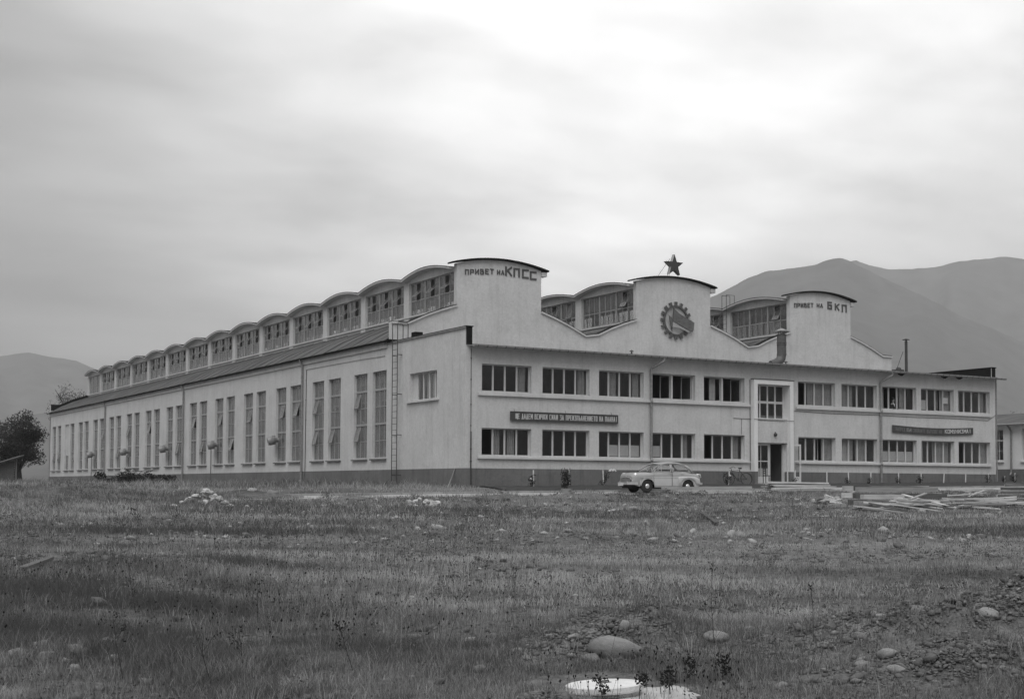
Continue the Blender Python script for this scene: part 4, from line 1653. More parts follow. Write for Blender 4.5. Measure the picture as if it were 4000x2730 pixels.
fc.add([(-.012, -.165, 1.335), (.012, -.165, 1.335), (.0, -.19, 1.30), (-.018, -.165, 1.29), (.018, -.165, 1.29)], [(0, 2, 3), (0, 1, 2), (1, 4, 2), (3, 2, 4)])
fc.build('nose', 'skin', pr_)
fe = MB()
for s in (-1, 1):
    fe.box(s * .035 - .012, s * .035 + .012, -.168, -.150, 1.335, 1.345)
fe.box(-.022, .022, -.163, -.145, 1.258, 1.265)
fe.build('facial_features', 'hair', pr_)

# --- parked saloon car (front points to -X)
CAR = thing('parked_car', 'two-tone pale saloon car with chrome bumper parked on the path before the front', 'car', (7.78, -6.3, float(hz(7.5, -6.3)) + .035), rad(-4.5))
# car space: x runs backwards from nose (-2.03) to tail (+2.03), near side is -y
WB0, WB1, WR = -1.20, 1.17, .325
ST = np.linspace(-2.00, 2.02, 68)


def ctop(x):
    return float(np.interp(x, [-2.0, -1.95, -1.85, -1.6, -1.1, -.72, -.5, .9, 1.25, 1.5, 1.8, 1.95, 2.02], [.84, .92, .955, .975, 1.0, 1.035, 1.05, 1.05, 1.03, .985, .94, .90, .82]))


def cwid_(x):
    return float(np.interp(x, [-2.0, -1.95, -1.8, -1.4, -.6, .6, 1.4, 1.8, 1.95, 2.02], [.56, .68, .735, .76, .775, .775, .755, .70, .62, .52]))


def cbot(x):
    z = float(np.interp(x, [-2.0, -1.85, -1.6, 1.6, 1.9, 2.02], [.42, .36, .28, .26, .34, .40]))
    for wx, r in ((WB0, .395), (WB1, .375)):
        d = abs(x - wx)
        if d < r:
            z = max(z, WR + math.sqrt(r * r - d * d) * .92)
    return z


rows = []
for x in ST:
    w, t, b = cwid_(x), ctop(x), cbot(x)
    sh = t - .12
    half = [(w * .95, b), (w * .99, b + (sh - b) * .3), (w, b + (sh - b) * .55), (w * 1.0, b + (sh - b) * .8), (w * .985, sh), (w * .93, t - .045), (w * .80, t - .008), (w * .5, t + .018), (0, t + .028)]
    ring = [(x, -y, z) for y, z in half] + [(x, y, z) for y, z in half[::-1][1:]]
    rows.append(ring)
body = MB().grid(rows)
for r in (rows[0], rows[-1]):
    body.add(r, [tuple(range(len(r)))], 0)
mats = []
for f in body.f:
    cx = sum(body.v[i][0] for i in f) / len(f)
    cz = sum(body.v[i][2] for i in f) / len(f)
    mats.append(1 if (cz > .745 or cx < -1.66 or (cx < -1.45 and cz > .62)) else 0)
body.m = mats
body.build('body', ['carlight', 'cardark'], CAR, smooth=True)
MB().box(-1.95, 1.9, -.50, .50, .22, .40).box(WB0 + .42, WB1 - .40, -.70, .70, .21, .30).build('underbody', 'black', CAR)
# greenhouse
rf_ = MB()
rx = [-.42, -.28, .0, .35, .7, .95, 1.08]
rz = [1.42, 1.485, 1.535, 1.55, 1.53, 1.48, 1.43]
rw = [.50, .535, .56, .565, .555, .53, .50]
R2_ = []
for x, z, w in zip(rx, rz, rw):
    R2_.append([(x, -w, z - .06), (x, -w * .93, z - .02), (x, -w * .7, z), (x, 0, z + .012), (x, w * .7, z), (x, w * .93, z - .02), (x, w, z - .06)])
rf_.grid(R2_)
rf_.grid([[(p[0], p[1] * .98, p[2] - .03) for p in r] for r in R2_])
rf_.build('roof', 'cardark', CAR, smooth=True)
pil_ = MB()
for s in (-1, 1):
    pil_.tube([(-.98, s * .70, 1.03), (-.70, s * .61, 1.24), (-.40, s * .52, 1.40)], .026, 6)
    pil_.beam((.18, s * .735, 1.04), (.20, s * .575, 1.46), .085, .03)
    pil_.tube([(1.48, s * .66, 1.0), (1.30, s * .60, 1.22), (1.06, s * .51, 1.40)], [.07, .06, .045], 6)
    pil_.tube([(-.42, s * .52, 1.40), (.0, s * .565, 1.465), (.5, s * .57, 1.475), (1.10, s * .52, 1.38)], .045, 8)
    pil_.add([(1.27, s * .685, 1.03), (1.56, s * .64, .99), (1.12, s * .50, 1.40), (.98, s * .56, 1.42), (1.20, s * .612, 1.24)], [(0, 1, 2, 3, 4)])
pil_.build('pillar_frame', 'cardark', CAR, smooth=True)
MB().add([(-1.0, -.68, 1.03), (-1.06, 0, 1.04), (-1.0, .68, 1.03), (-.40, .50, 1.40), (-.42, 0, 1.43), (-.40, -.50, 1.40)], [(0, 1, 4, 5), (1, 2, 3, 4)]).build('windscreen', 'cargl', CAR)
MB().add([(1.50, -.60, 1.0), (1.53, 0, 1.0), (1.50, .60, 1.0), (1.08, .48, 1.39), (1.09, 0, 1.42), (1.08, -.48, 1.39)], [(0, 1, 4, 5), (1, 2, 3, 4)]).build('rear_window', 'cargl', CAR)
for s in (-1, 1):
    MB().add([(-.84, s * .715, 1.055), (.14, s * .735, 1.055), (.15, s * .60, 1.42), (-.38, s * .575, 1.38)], [(0, 1, 2, 3)]).build('side_window', 'cargl', CAR)
    MB().add([(.24, s * .735, 1.055), (1.30, s * .675, 1.055), (1.22, s * .61, 1.24), (1.0, s * .57, 1.37), (.26, s * .60, 1.42)], [(0, 1, 2, 3, 4)]).build('side_window', 'cargl', CAR)
    fr_ = MB()
    for pts in ([(-.84, s * .722, 1.05), (.13, s * .742, 1.05), (.14, s * .607, 1.42), (-.36, s * .585, 1.385), (-.84, s * .722, 1.05)],
                [(.25, s * .742, 1.05), (1.30, s * .682, 1.05), (1.22, s * .617, 1.24), (1.0, s * .577, 1.375), (.26, s * .607, 1.42), (.25, s * .742, 1.05)], [(-.40, s * .722, 1.05), (-.33, s * .59, 1.38)]):
        fr_.tube(pts, .012, 5)
    fr_.build('window_trim', 'chromedull', CAR)
    # doors as shut lines, handles, belt strip
    d = MB()
    for x0, x1 in ((-.86, .19), (.22, 1.0)):
        for xx in (x0, x1):
            if xx > .9:
                continue
            d.box(xx - .003, xx + .003, s * .780 - .004, s * .780 + .004, .33, 1.02)
    d.box(-.86, .75, s * .772 - .004, s * .772 + .004, .325, .337)
    d.build('door_seam', 'black', CAR)
    MB().beam((.0, s * .79, .955), (.15, s * .79, .955), .022, .02).build('door_handle', 'chrome', CAR)
    MB().beam((.72, s * .785, .95), (.86, s * .782, .95), .022, .02).build('door_handle', 'chrome', CAR)
    MB().tube([(-1.60, s * .76, .755), (-.6, s * .785, .765), (.55, s * .785, .765), (.9, s * .78, .77)], .012, 5).build('belt_strip', 'chromedull', CAR)
    # bulged rear wing
    wg = MB()
    P = []
    for x, zt, zb, o in ((.55, .76, .72, .79), (.62, .79, .45, .805), (.85, .80, .66, .815), (1.2, .80, .74, .815), (1.5, .79, .66, .80), (1.7, .75, .45, .77), (1.9, .66, .44, .70), (1.96, .56, .45, .66)):
        P.append([(x, s * o * .97, zt + .02), (x, s * o, zt - .02), (x, s * o, (zt + zb) / 2), (x, s * o * .985, zb)])
    wg.grid(P).build('rear_wing', 'carlight', CAR, smooth=True)
    MB().add([(.60, s * .812, .47), (.68, s * .812, .47), (.80, s * .812, .30), (.70, s * .812, .30)], [(0, 1, 2, 3)]).build('stone_guard', 'chromedull', CAR)
    # headlamps with hooded rims
    hl = MB().lathe([(.115, -.10), (.12, 0), (.10, .02)], 16, 0, lambda x, y, z, s=s: (-1.88 - z * 1.0, s * .545 + x, .845 + y))
    hl.lathe([(.145, -.14), (.14, .03), (.12, .035)], 16, 1, lambda x, y, z, s=s: (-1.85 - z, s * .545 + x, .845 + y))
    hl.build('headlight', ['lens', 'chrome'], CAR, smooth=True)
    MB().lathe([(.035, 0), (.03, .03), (.01, .045)], 10, 0, lambda x, y, z, s=s: (-1.97 - z, s * .56 + x, .60 + y)).build('indicator_lamp', 'lens', CAR)
    tl = MB().tube([(1.78, s * .60, .93), (1.98, s * .585, .90), (2.04, s * .57, .76)], [.035, .05, .03], 8)
    tl.build('tail_lamp', 'chrome', CAR, smooth=True)
# bonnet ornament, grille, bumper, plate
MB().tube([(-1.93, 0, .90), (-1.80, 0, .965), (-1.5, 0, .975), (-1.2, 0, 1.0)], [.012, .03, .02, .008], 8).build('bonnet_ornament', 'chrome', CAR, smooth=True)
MB().beam((-2.0, 0, .78), (-2.0, 0, .86), .05, .02).build('badge', 'chrome', CAR)
gr = MB()
gp_ = [(-.48, .54), (-.52, .63), (-.44, .71), (-.2, .74), (.2, .74), (.44, .71), (.52, .63), (.48, .54)]
gr.prism(gp_, lambda y, z: (-2.025, y, z), lambda y, z: (-1.95, y, z))
gr.build('grille_opening', 'black', CAR)
gb = MB()
for k in range(19):
    y = -.45 + k * .05
    gb.box(-2.05, -2.026, y - .009, y + .009, .545, .725 - abs(y) * .08)
gb.tube([(-2.035, y, z + .012) for y, z in gp_[1:-1]], .02, 6)
gb.build('grille', 'chromedull', CAR)
bp_ = MB()
for z, h in ((.46, .10),):
    pts = [(-1.80, -.80, z), (-2.02, -.74, z), (-2.12, -.4, z), (-2.14, 0, z), (-2.12, .4, z), (-2.02, .74, z), (-1.80, .80, z)]
    for p, q in zip(pts, pts[1:]):
        bp_.beam(p, q, .05, h + .03)
for s in (-1, 1):
    bp_.beam((-2.16, s * .36, .40), (-2.16, s * .36, .56), .06, .06)
bp_.build('front_bumper', 'chrome', CAR)
bq = MB()
pts = [(1.85, -.78, .46), (2.04, -.68, .46), (2.12, 0, .46), (2.04, .68, .46), (1.85, .78, .46)]
for p, q in zip(pts, pts[1:]):
    bq.beam(p, q, .05, .10)
bq.build('rear_bumper', 'chrome', CAR)
MB().box(-1.98, -1.75, -.62, .62, .30, .42).build('front_apron', 'black', CAR)
MB().box(-2.185, -2.165, .02, .50, .34, .49).build('number_plate', 'plate', CAR)
wr = MB()
for pts in ([(-1.0, -.69, 1.035), (-1.07, 0, 1.045), (-1.0, .69, 1.035), (-.40, .51, 1.40), (-.42, 0, 1.43), (-.40, -.51, 1.40), (-1.0, -.69, 1.035)],):
    wr.tube(pts, .022, 6)
wr.build('windscreen_rubber', 'rubber', CAR)
for wx, r in ((WB0, .40), (WB1, .38)):
    for s in (-1, 1):
        MB().tube([(wx + r * math.cos(a), s * .772, WR + r * math.sin(a) * .93) for a in np.linspace(.05, PI - .05, 16)], .014, 5).build('wheel_arch_lip', 'carlight', CAR, smooth=True)
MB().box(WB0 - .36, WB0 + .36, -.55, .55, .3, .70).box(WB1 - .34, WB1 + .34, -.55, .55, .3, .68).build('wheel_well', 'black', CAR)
# interior
it = MB()
it.box(-.15, .35, -.58, -.08, .6, 1.02)
it.box(-.15, .35, .08, .58, .6, 1.02)
it.box(.25, .40, -.56, -.06, .9, 1.18)
it.box(.25, .40, .06, .56, .9, 1.18)
it.box(.85, 1.25, -.55, .55, .6, 1.02)
it.box(1.15, 1.30, -.52, .52, .9, 1.15)
it.build('seats', 'dark', CAR)
swm = MB().tube([(-.45 + .06 * math.sin(a), .32 + .18 * math.cos(a), 1.08 + .17 * math.sin(a)) for a in np.linspace(0, 2 * PI, 15)], .012, 6)
swm.build('steering_wheel', 'plate', CAR)
wl = MB().lathe([(.20, -.085), (.29, -.08), (.325, -.05), (.325, .05), (.29, .08), (.20, .085)], 28, 0, lambda x, y, z: (x, z, y))
tyre_me = wl.mesh('tyre', 'rubber', True)
rm_ = MB().lathe([(.205, .0), (.205, .07), (.17, .075), (.15, .062), (.13, .07)], 22, 0, lambda x, y, z: (x, -z, y))
rim_me = rm_.mesh('rim', 'cardark', True)
hc_ = MB().lathe([(.13, .05), (.128, .075), (.09, .105), (.03, .118)], 22, 0, lambda x, y, z: (x, -z, y))
hub_me = hc_.mesh('hubcap', 'chrome', True)
for wx in (WB0, WB1):
    for s in (-1, 1):
        wo = put('wheel', tyre_me, CAR, (wx, s * .63, WR), (0, 0, 0 if s < 0 else PI))
        put('rim', rim_me, wo)
        put('hubcap', hub_me, wo)

# --- bicycle leaning on the wall
bk_ = thing('bicycle', 'dark bicycle leaning against the plinth left of the entrance', 'bicycle', (17.45, -.72, float(hz(17.4, -.7)) + .02), rad(-14))
bk_.rotation_euler = (rad(-9), 0, rad(-14))
WR2 = .345
for x in (-.56, .54):
    t = MB().tube([(x + WR2 * math.cos(a), 0, WR2 + WR2 * math.sin(a)) for a in np.linspace(0, 2 * PI, 33)], .017, 6, 0, False)
    wo = t.build('wheel', 'rubber', bk_, smooth=True)
    sp_ = MB()
    for k in range(14):
        a = 2 * PI * k / 14
        sp_.tube([(x, .02 * (-1) ** k, WR2), (x + .33 * math.cos(a), 0, WR2 + .33 * math.sin(a))], .0022, 4)
    sp_.tube([(x, -.05, WR2), (x, .05, WR2)], .02, 8)
    sp_.build('spokes', 'rust', wo)
    g_ = MB()
    a0, a1 = (rad(20), rad(170)) if x < 0 else (rad(-15), rad(150))
    arc = np.linspace(a0, a1, 14)
    g_.grid([[(x + .385 * math.cos(a), yy, WR2 + .385 * math.sin(a)) for a in arc] for yy in (-.03, 0, .03)])
    g_.build('mudguard', 'rust', bk_)
f_ = MB()
hd_, bb, st2, ax = (-.36, 0, .86), (-.02, 0, .30), (.17, 0, .86), (.54, 0, WR2)
f_.tube([(-.34, 0, .80), st2], .016, 6)
f_.tube([(-.32, 0, .70), bb], .018, 6)
f_.tube([bb, (.19, 0, .95)], .016, 6)
f_.tube([(-.31, 0, .66), (-.375, 0, .93)], .019, 6)
for s in (-.045, .045):
    f_.tube([bb, (.54, s, WR2)], .010, 5)
    f_.tube([(.16, s * .4, .82), (.54, s, WR2)], .009, 5)
    f_.tube([(-.315, s, .66), (-.56, s, WR2)], .012, 5)
f_.build('frame', 'rust', bk_)
MB().tube([(-.24, -.30, .93), (-.34, -.27, 1.02), (-.40, -.1, 1.00), (-.385, 0, .96), (-.40, .1, 1.00), (-.34, .27, 1.02), (-.24, .30, .93)], .013, 6).build('handlebar', 'rust', bk_)
MB().lathe([(.06, 0), (.07, .05), (.03, .10)], 10, 0, lambda x, y, z: (-.47 - z + .06, x, .86 + y)).build('lamp', 'chromedull', bk_)
sd_ = MB().grid([[(.05, -.02, .985), (.15, -.04, .99), (.26, -.10, 1.0), (.32, -.10, 1.0)], [(.05, 0, 1.0), (.15, 0, 1.0), (.26, 0, 1.01), (.32, 0, 1.02)], [(.05, .02, .985), (.15, .04, .99), (.26, .10, 1.0), (.32, .10, 1.0)]])
sd_.box(.10, .28, -.03, .03, .93, .985)
sd_.build('saddle', 'dark', bk_)
cr = MB().lathe([(.095, -.006), (.095, .006)], 20, 0, lambda x, y, z: (-.02 + x, -.05 + z, .30 + y))
cr.tube([(-.02, -.07, .30), (.10, -.07, .18)], .010, 5).box(.06, .15, -.15, -.07, .165, .19)
cr.tube([(-.02, .07, .30), (-.14, .07, .42)], .010, 5).box(-.19, -.10, .07, .15, .405, .43)
cr.build('crank', 'rust', bk_)
cn = MB().beam((-.02, -.05, .39), (.54, -.05, WR2 + .04), .008, .012).beam((-.02, -.05, .21), (.54, -.05, WR2 - .04), .008, .012)
cn.build('chain', 'rust', bk_)

# --- chair by the door
ch = thing('wooden_chair', 'small dark wooden chair standing in front of the glazed entrance door', 'chair', (19.62, -.75, .31), rad(25))
MB().box(-.2, .2, -.2, .2, .43, .46).build('seat', 'dark', ch)
for x in (-.18, .18):
    MB().beam((x, -.18, 0), (x, -.18, .43), .035, .035).build('leg', 'dark', ch)
    MB().beam((x, .18, 0), (x, .19, .88), .035, .035).build('leg', 'dark', ch)
for z in (.60, .72, .84):
    MB().beam((-.18, .187, z), (.18, .187, z), .02, .05).build('back_slat', 'dark', ch)
for z in (.16, .28):
    MB().beam((-.18, -.18, z), (.18, -.18, z), .02, .02).build('stretcher', 'dark', ch)

# --- plant tub
tb = thing('plant_tub', 'pale tapered tub holding a dark bush at the edge of the path', 'tub', (2.35, -6.0, -.40))
MB().lathe([(.21, 0), (.26, .34), (.28, .34), (.28, .37), (.24, .37), (.22, .30)], 18).build('tub_body', 'pot', tb)


# ------------------------------------------------------------------ foliage helpers


def leaf_cloud(rng, centres, radii, n, size, squash=1.0, shell=.35):
    """n small leaf faces spread through several clumps; returns verts, faces, tone"""
    k = len(centres)
    w = np.array(radii) ** 2
    idx = rng.choice(k, n, p=w / w.sum())
    c = np.array(centres)[idx]
    r = np.array(radii)[idx]
    d = rng.normal(size=(n, 3))
    d /= np.linalg.norm(d, axis=1)[:, None]
    rr = r * (rng.uniform(0, 1, n) ** shell)
    p = c + d * rr[:, None] * np.array([1, 1, squash])
    a = rng.normal(size=(n, 3))
    a /= np.linalg.norm(a, axis=1)[:, None]
    b = np.cross(a, rng.normal(size=(n, 3)))
    b /= np.linalg.norm(b, axis=1)[:, None]
    s = size * rng.uniform(.6, 1.4, n)[:, None]
    v = np.stack([p - a * s, p + b * s * .5, p + a * s, p - b * s * .5], 1).reshape(-1, 3)
    f = np.arange(4 * n).reshape(n, 4)
    clump = rng.uniform(0, 1, k)[idx]
    tone = np.repeat(np.clip(.55 * clump + .45 * rng.uniform(0, 1, n), 0, 1), 4)
    return v, f, tone


def foliage(name, parent, rng, centres, radii, n, size, mat, squash=1.0, shell=.35):
    v, f, t = leaf_cloud(rng, centres, radii, n, size, squash, shell)
    return put(name, np_mesh(name, v, f, mat, t), parent)


def tree(label, loc, h, spread, trunk_r, seed, n, mat, leaf=.22, bare=.0, low=.25, group=None, lean=0.0, lowc=.45):
    rng = np.random.RandomState(seed)
    t = thing('tree', label, 'tree', loc, 0, group)
    m = MB()
    th = h * low
    m.tube([(0, 0, -.2), (.1 * lean, 0, th * .5), (.25 * lean, .05, th)], [trunk_r * 1.25, trunk_r, trunk_r * .8], 9)
    m.build('trunk', 'bark', t, smooth=True)
    b = MB()
    cs, rs = [], []
    nb = 11
    for k in range(nb):
        a = 2 * PI * k / nb + rng.uniform(-.3, .3)
        out = spread * rng.uniform(.35, .95)
        zz = h * rng.uniform(lowc, .95)
        if k == 0:
            out, zz = spread * .1, h * .92
        end = np.array([out * math.cos(a), out * math.sin(a), zz])
        st0 = np.array([.2 * lean, .05, th * rng.uniform(.6, 1.0)])
        mid = st0 * .5 + end * .5 + np.array([0, 0, h * .06])
        b.tube([st0, mid, end], [trunk_r * .45, trunk_r * .25, trunk_r * .07], 6)
        for j in range(5):
            q = mid + (end - mid) * rng.uniform(0, 1.05) + rng.normal(size=3) * spread * .16
            cs.append(q)
            rs.append(spread * rng.uniform(.16, .34))
            b.tube([mid + (end - mid) * rng.uniform(.2, .8), q, q + rng.normal(size=3) * spread * .1], [trunk_r * .12, trunk_r * .06, trunk_r * .02], 4)
    b.build('limbs', 'bark', t)
    if n:
        foliage('crown', t, rng, cs, rs, n, leaf, mat, .85, .5)
    return t


tree('dense dark bushy tree standing left of the far end of the hall', (-1.2, 116.5, .2), 8.4, 4.6, .45, 5, 17000, 'leafdark', .13, low=.2, lowc=.2)
tree('low spreading dark tree at the left edge behind the brick shed', (-7.2, 117.5, .2), 5.6, 3.0, .22, 8, 7000, 'leafdark', .12, low=.25, lowc=.25)
tree('tall thin-leaved tree showing above the roof at the far end of the hall', (9.6, 132.0, .2), 14.0, 4.4, .34, 12, 5200, 'leafmid', .10, low=.4, lowc=.6)
tree('bare hazy tree above the neighbouring shed roof at the right edge', (107, 54, .1), 10.5, 4.2, .25, 14, 1500, 'leafmid', .12, low=.3)
tree('smaller bare hazy tree beside the right corner of the factory', (96, 55, .1), 9.0, 3.2, .2, 15, 900, 'leafmid', .12, low=.3)

# --- brick shed at the left edge
sx, sy = -16.75, 30.6
shd = thing('brick_shed', 'rough little brick shed with a sloping overhanging roof at the left edge', 'shed', (sx, sy, h1(sx, sy) - .05), rad(-5))
SW, SDp = 2.9, 2.6
zr = lambda x: 1.82 + .34 * x          # x runs 0 at the right corner to -SW
MB().box(-SW, -.06, .13, SDp, 0, .8).add([(-SW, .13, .8), (-.06, .13, .8), (-.06, .13, zr(-.06)), (-SW, .13, zr(-SW)), (-SW, SDp, .8), (-.06, SDp, .8), (-.06, SDp, zr(-.06)), (-SW, SDp, zr(-SW))],
   [(0, 1, 2, 3), (5, 4, 7, 6), (1, 5, 6, 2), (4, 0, 3, 7), (3, 2, 6, 7)]).build('wall_core', 'slab', shd)
brk = MB().box(-.118, .118, 0, .12, 0, .066).mesh('brick', 'brick')
rbk = random.Random(2)
nbk = 0
for row in range(25):
    z = .0 + row * .078
    x = -.12 - (.125 if row % 2 else 0)
    while x > -SW + .1 and nbk < 290:
        if z + .07 < zr(x - .12):
            put('brick', brk, shd, (x, rbk.uniform(-.012, .012), z), (0, 0, rbk.uniform(-.02, .02)))
            nbk += 1
        x -= .25
rfm = MB()
a, b = .42, -SW - .3
rfm.add([(a, -.35, zr(a)), (b, -.35, zr(b)), (b, SDp + .3, zr(b)), (a, SDp + .3, zr(a)), (a, -.35, zr(a) + .07), (b, -.35, zr(b) + .07), (b, SDp + .3, zr(b) + .07), (a, SDp + .3, zr(a) + .07)],
        [(0, 1, 2, 3), (7, 6, 5, 4), (0, 4, 5, 1), (1, 5, 6, 2), (2, 6, 7, 3), (3, 7, 4, 0)])
rfm.build('roof', 'oldwood', shd)
for k in range(13):
    y = -.30 + k * .25
    MB().beam((a + .02, y, zr(a) + .10), (b, y, zr(b) + .10), .21, .035).build('roof_board', 'oldwood', shd)
MB().beam((-.0, .0, .0), (.0, .0, zr(0)), .10, .10).build('corner_post', 'oldwood', shd)

# --- neighbouring shed at the right edge
NB = thing('neighbouring_hall', 'low white hall with shallow roof and barred windows at the right edge', 'building', (46, 0, 0))
WY = [(-6.2, -4.85), (-3.25, -1.9), (-.28, 1.06), (1.40 - .0, 2.74), (4.33, 5.68), (7.3, 8.65)]
WY = [(-4.5, -3.16), (-1.55, -.2), (1.40, 2.74), (4.33, 5.68), (7.3, 8.65)]
mb = MB()
wall(mb, Ps, -14, 22, .2, 4.5, [(p, q, 2.06, 4.29) for p, q in WY], .3)
mb.build('wall', 'white', NB, normals=False)
MB().box(-.05, -.003, -14, 22, .0, 1.44).build('plinth', 'plinth', NB)
MB().add([(-.45, -14.3, 4.55), (-.45, 22.3, 4.55), (6, 22.3, 5.65), (6, -14.3, 5.65), (-.45, -14.3, 4.68), (-.45, 22.3, 4.68), (6, 22.3, 5.78), (6, -14.3, 5.78)], [(0, 1, 2, 3), (7, 6, 5, 4), (0, 4, 5, 1), (1, 5, 6, 2), (2, 6, 7, 3), (3, 7, 4, 0)]).build('roof', 'felt', NB)
MB().box(-.42, -.002, -14, 22, 4.50, 4.545).build('soffit', 'white', NB)
MB().tube([(-.52, -14.2, 4.60), (-.52, 22.2, 4.60)], .07, 8).build('gutter', 'zinc', NB)
MB().box(5.7, 6, -14, 22, 0, 5.6).build('back_wall', 'white', NB)
nw = MB()
for q in ((0, 1.34, .14, .2, 0, .06), (0, 1.34, .14, .2, 2.17, 2.23), (0, .06, .14, .2, .06, 2.17), (1.28, 1.34, .14, .2, .06, 2.17), (.06, 1.28, .13, .2, 1.38, 1.5), (.35, .40, .145, .195, .06, 2.17), (.84, .89, .145, .195, .06, 2.17), (.06, 1.28, .15, .19, .68, .72), (.06, 1.28, .15, .19, 1.84, 1.87)):
    nw.box(*q)
nwm = nw.mesh('window', 'frame')
npn = MB().box(.05, 1.29, .166, .172, .05, 2.18).mesh('pane', 'glass')
nsl = MB().box(-.08, 1.42, -.12, -.003, -.15, -.07).mesh('window_sill', 'trim')
for p, q in WY:
    w = put('window', nwm, NB, (0, q, 2.06), (0, 0, -PI / 2))
    put('pane', npn, w)
    put('window_sill', nsl, w)
MB().tube([(-.52, 3.56, 4.6), (-.2, 3.56, 4.3), (-.12, 3.56, 4.15), (-.12, 3.56, 1.5), (-.12, 3.56, 1.2), (-.3, 3.5, 1.0)], .07, 8).build('downpipe', 'zinc', NB)

# --- stakes and young roses along the front
rngR = np.random.RandomState(17)
STK = [(3.18, -1.5, .86, 1), (5.39, -1.5, .95, 2), (7.57, -1.5, .85, 3), (16.05, -1.55, .8, 4), (20.72, -1.9, .85, 5), (23.57, -1.5, .74, 0), (25.32, -1.5, .75, 6), (27.13, -1.5, .72, 6), (29.46, -1.5, .66, 6), (31.44, -1.5, .62, 7), (33.43, -1.5, .62, 0), (35.43, -1.5, .62, 0), (37.58, -1.5, .62, 7), (39.1, -1.5, .42, 6), (40.2, -1.4, .62, 7)]
ORD = ['first', 'second', 'third', 'fourth', 'fifth', 'sixth', 'seventh', 'eighth', 'ninth', 'tenth']
stm = MB().box(-.028, .028, -.022, .022, -.1, 1.0).mesh('stake', 'stake')
left = right = 0
for x, y, hgt, st_k in STK:
    z = float(hz(x, y)) + .02
    if x < 17:
        left += 1
        where = '%s from the near building corner' % ORD[left - 1]
    elif x < 22:
        where = 'before the open entrance door'
    else:
        right += 1
        where = '%s right of the entrance' % ORD[right - 1]
    s = put('garden_stake', stm, None, (x, y, z), (rngR.uniform(-.05, .05), rngR.uniform(-.06, .06), 0))
    s.scale = (1, 1, hgt)
    tag(s, 'whitewashed stake in the dug bed, ' + where, 'stake', 'whitewashed stakes along the front bed')
    if st_k == 0:
        continue
    big = {1: .55, 2: .85, 3: .7, 4: .6, 5: .4, 6: .32, 7: .42}[st_k]
    desc = {1: 'small dark rose with one pale bloom', 2: 'big loose dark rose', 3: 'leaning dark rose with pale bloom cluster', 4: 'thin dark rose with a pale bloom', 5: 'sparse low shrub', 6: 'tiny low rose', 7: 'small dark rose'}[st_k]
    o = thing('rose_bush', desc + ' at the stake ' + where, 'shrub', (x - .08, y - .02, z), 0, 'young roses along the front bed')
    lx = .25 if st_k == 3 else 0.0
    sb = MB()
    for k in range(5):
        sb.tube([(0, 0, -.03), (rngR.uniform(-.1, .1) + lx * .5, rngR.uniform(-.08, .08), big * .5), (rngR.uniform(-.2, .2) + lx, rngR.uniform(-.15, .15), big * rngR.uniform(.7, 1.1))], [.010, .008, .004], 4)
    sb.build('stems', 'bark', o)
    cs = [(rngR.uniform(-.14, .14) + lx * q, rngR.uniform(-.12, .12), big * q) for q in np.linspace(.15, 1.0, 7)]
    foliage('leaves', o, rngR, cs, [.09 + .10 * big] * 7, int(420 * big), .035, 'bush')
    if st_k in (1, 3, 4):
        pm = MB()
        for k in range(1 if st_k != 3 else 5):
            cx, cz = (-.12, big * .72) if st_k == 1 else ((.42 + .09 * k, big * 1.15 + .05 * (k % 2)) if st_k == 3 else (.16, big * .85))
            pm.lathe([(.03, -.05), (.07, -.01), (.065, .03), (.02, .06)], 8, 0, lambda a, b, c, cx=cx, cz=cz: (a + cx, b - .05, c + cz))
        pm.build('bloom', 'petal', o)
o = thing('rose_bush', 'bushy dark shrub growing in the pale tub beside the path', 'shrub', (2.35, -6.0, -.06))
foliage('leaves', o, rngR, [(rngR.uniform(-.2, .2), rngR.uniform(-.15, .15), .1 + .12 * k) for k in range(7)], [.2] * 7, 500, .04, 'bush')
MB().tube([(0, 0, -.05), (.03, 0, .4), (-.05, 0, .8)], [.012, .01, .005], 4).build('stems', 'bark', o)
o = thing('twig_bundle', 'two thin pale laths leaning on the plinth near the building corner', 'laths', (-.45, .9, .0))
MB().beam((-.1, 0, .0), (.33, .1, 1.0), .04, .03).build('lath', 'wood', o)
MB().beam((-.0, .25, .0), (.34, .15, .92), .04, .03).build('lath', 'wood', o)

# --- manhole in the foreground
mh = thing('manhole', 'round pale cement manhole lid raised on a wider cement collar in the foreground', 'manhole', (-27.03, -52.66, -1.65))
mh.rotation_euler = (rad(-2.6), rad(-1.8), 0)
cl_ = MB()
rj = random.Random(6)
P = []
for r, z in ((.0, .05), (.33, .055), (.40, .05), (.48, .04), (.56, .015), (.64, -.05), (.70, -.14)):
    row = []
    for k in range(41):
        a = 2 * PI * k / 40
        kk = 1 + (.10 * math.sin(2 * a + 1.0) + .07 * math.sin(5 * a) + .05 * math.sin(9 * a + 2)) * (r > .45)
        row.append((r * kk * math.cos(a), r * kk * math.sin(a), z + (rj.uniform(-.012, .012) if r > .35 else 0)))
    row[-1] = row[0]
    P.append(row)
cl_.grid(P)
cl_.build('collar', 'collar', mh, loc=(.20, -.06, 0))
MB().lathe([(.27, .045), (.275, .085), (.309, .088), (.311, .10), (.308, .135), (.295, .143), (.20, .146), (.01, .147)], 48).build('lid', 'lid', mh)
hdm = MB().tube([(-.045, 0, .14), (-.045, 0, .162), (.045, 0, .162), (.045, 0, .14)], .007, 6)
hdm.box(-.06, .06, -.02, .02, .1475, .151)
hdm.build('handle', 'rust', mh)

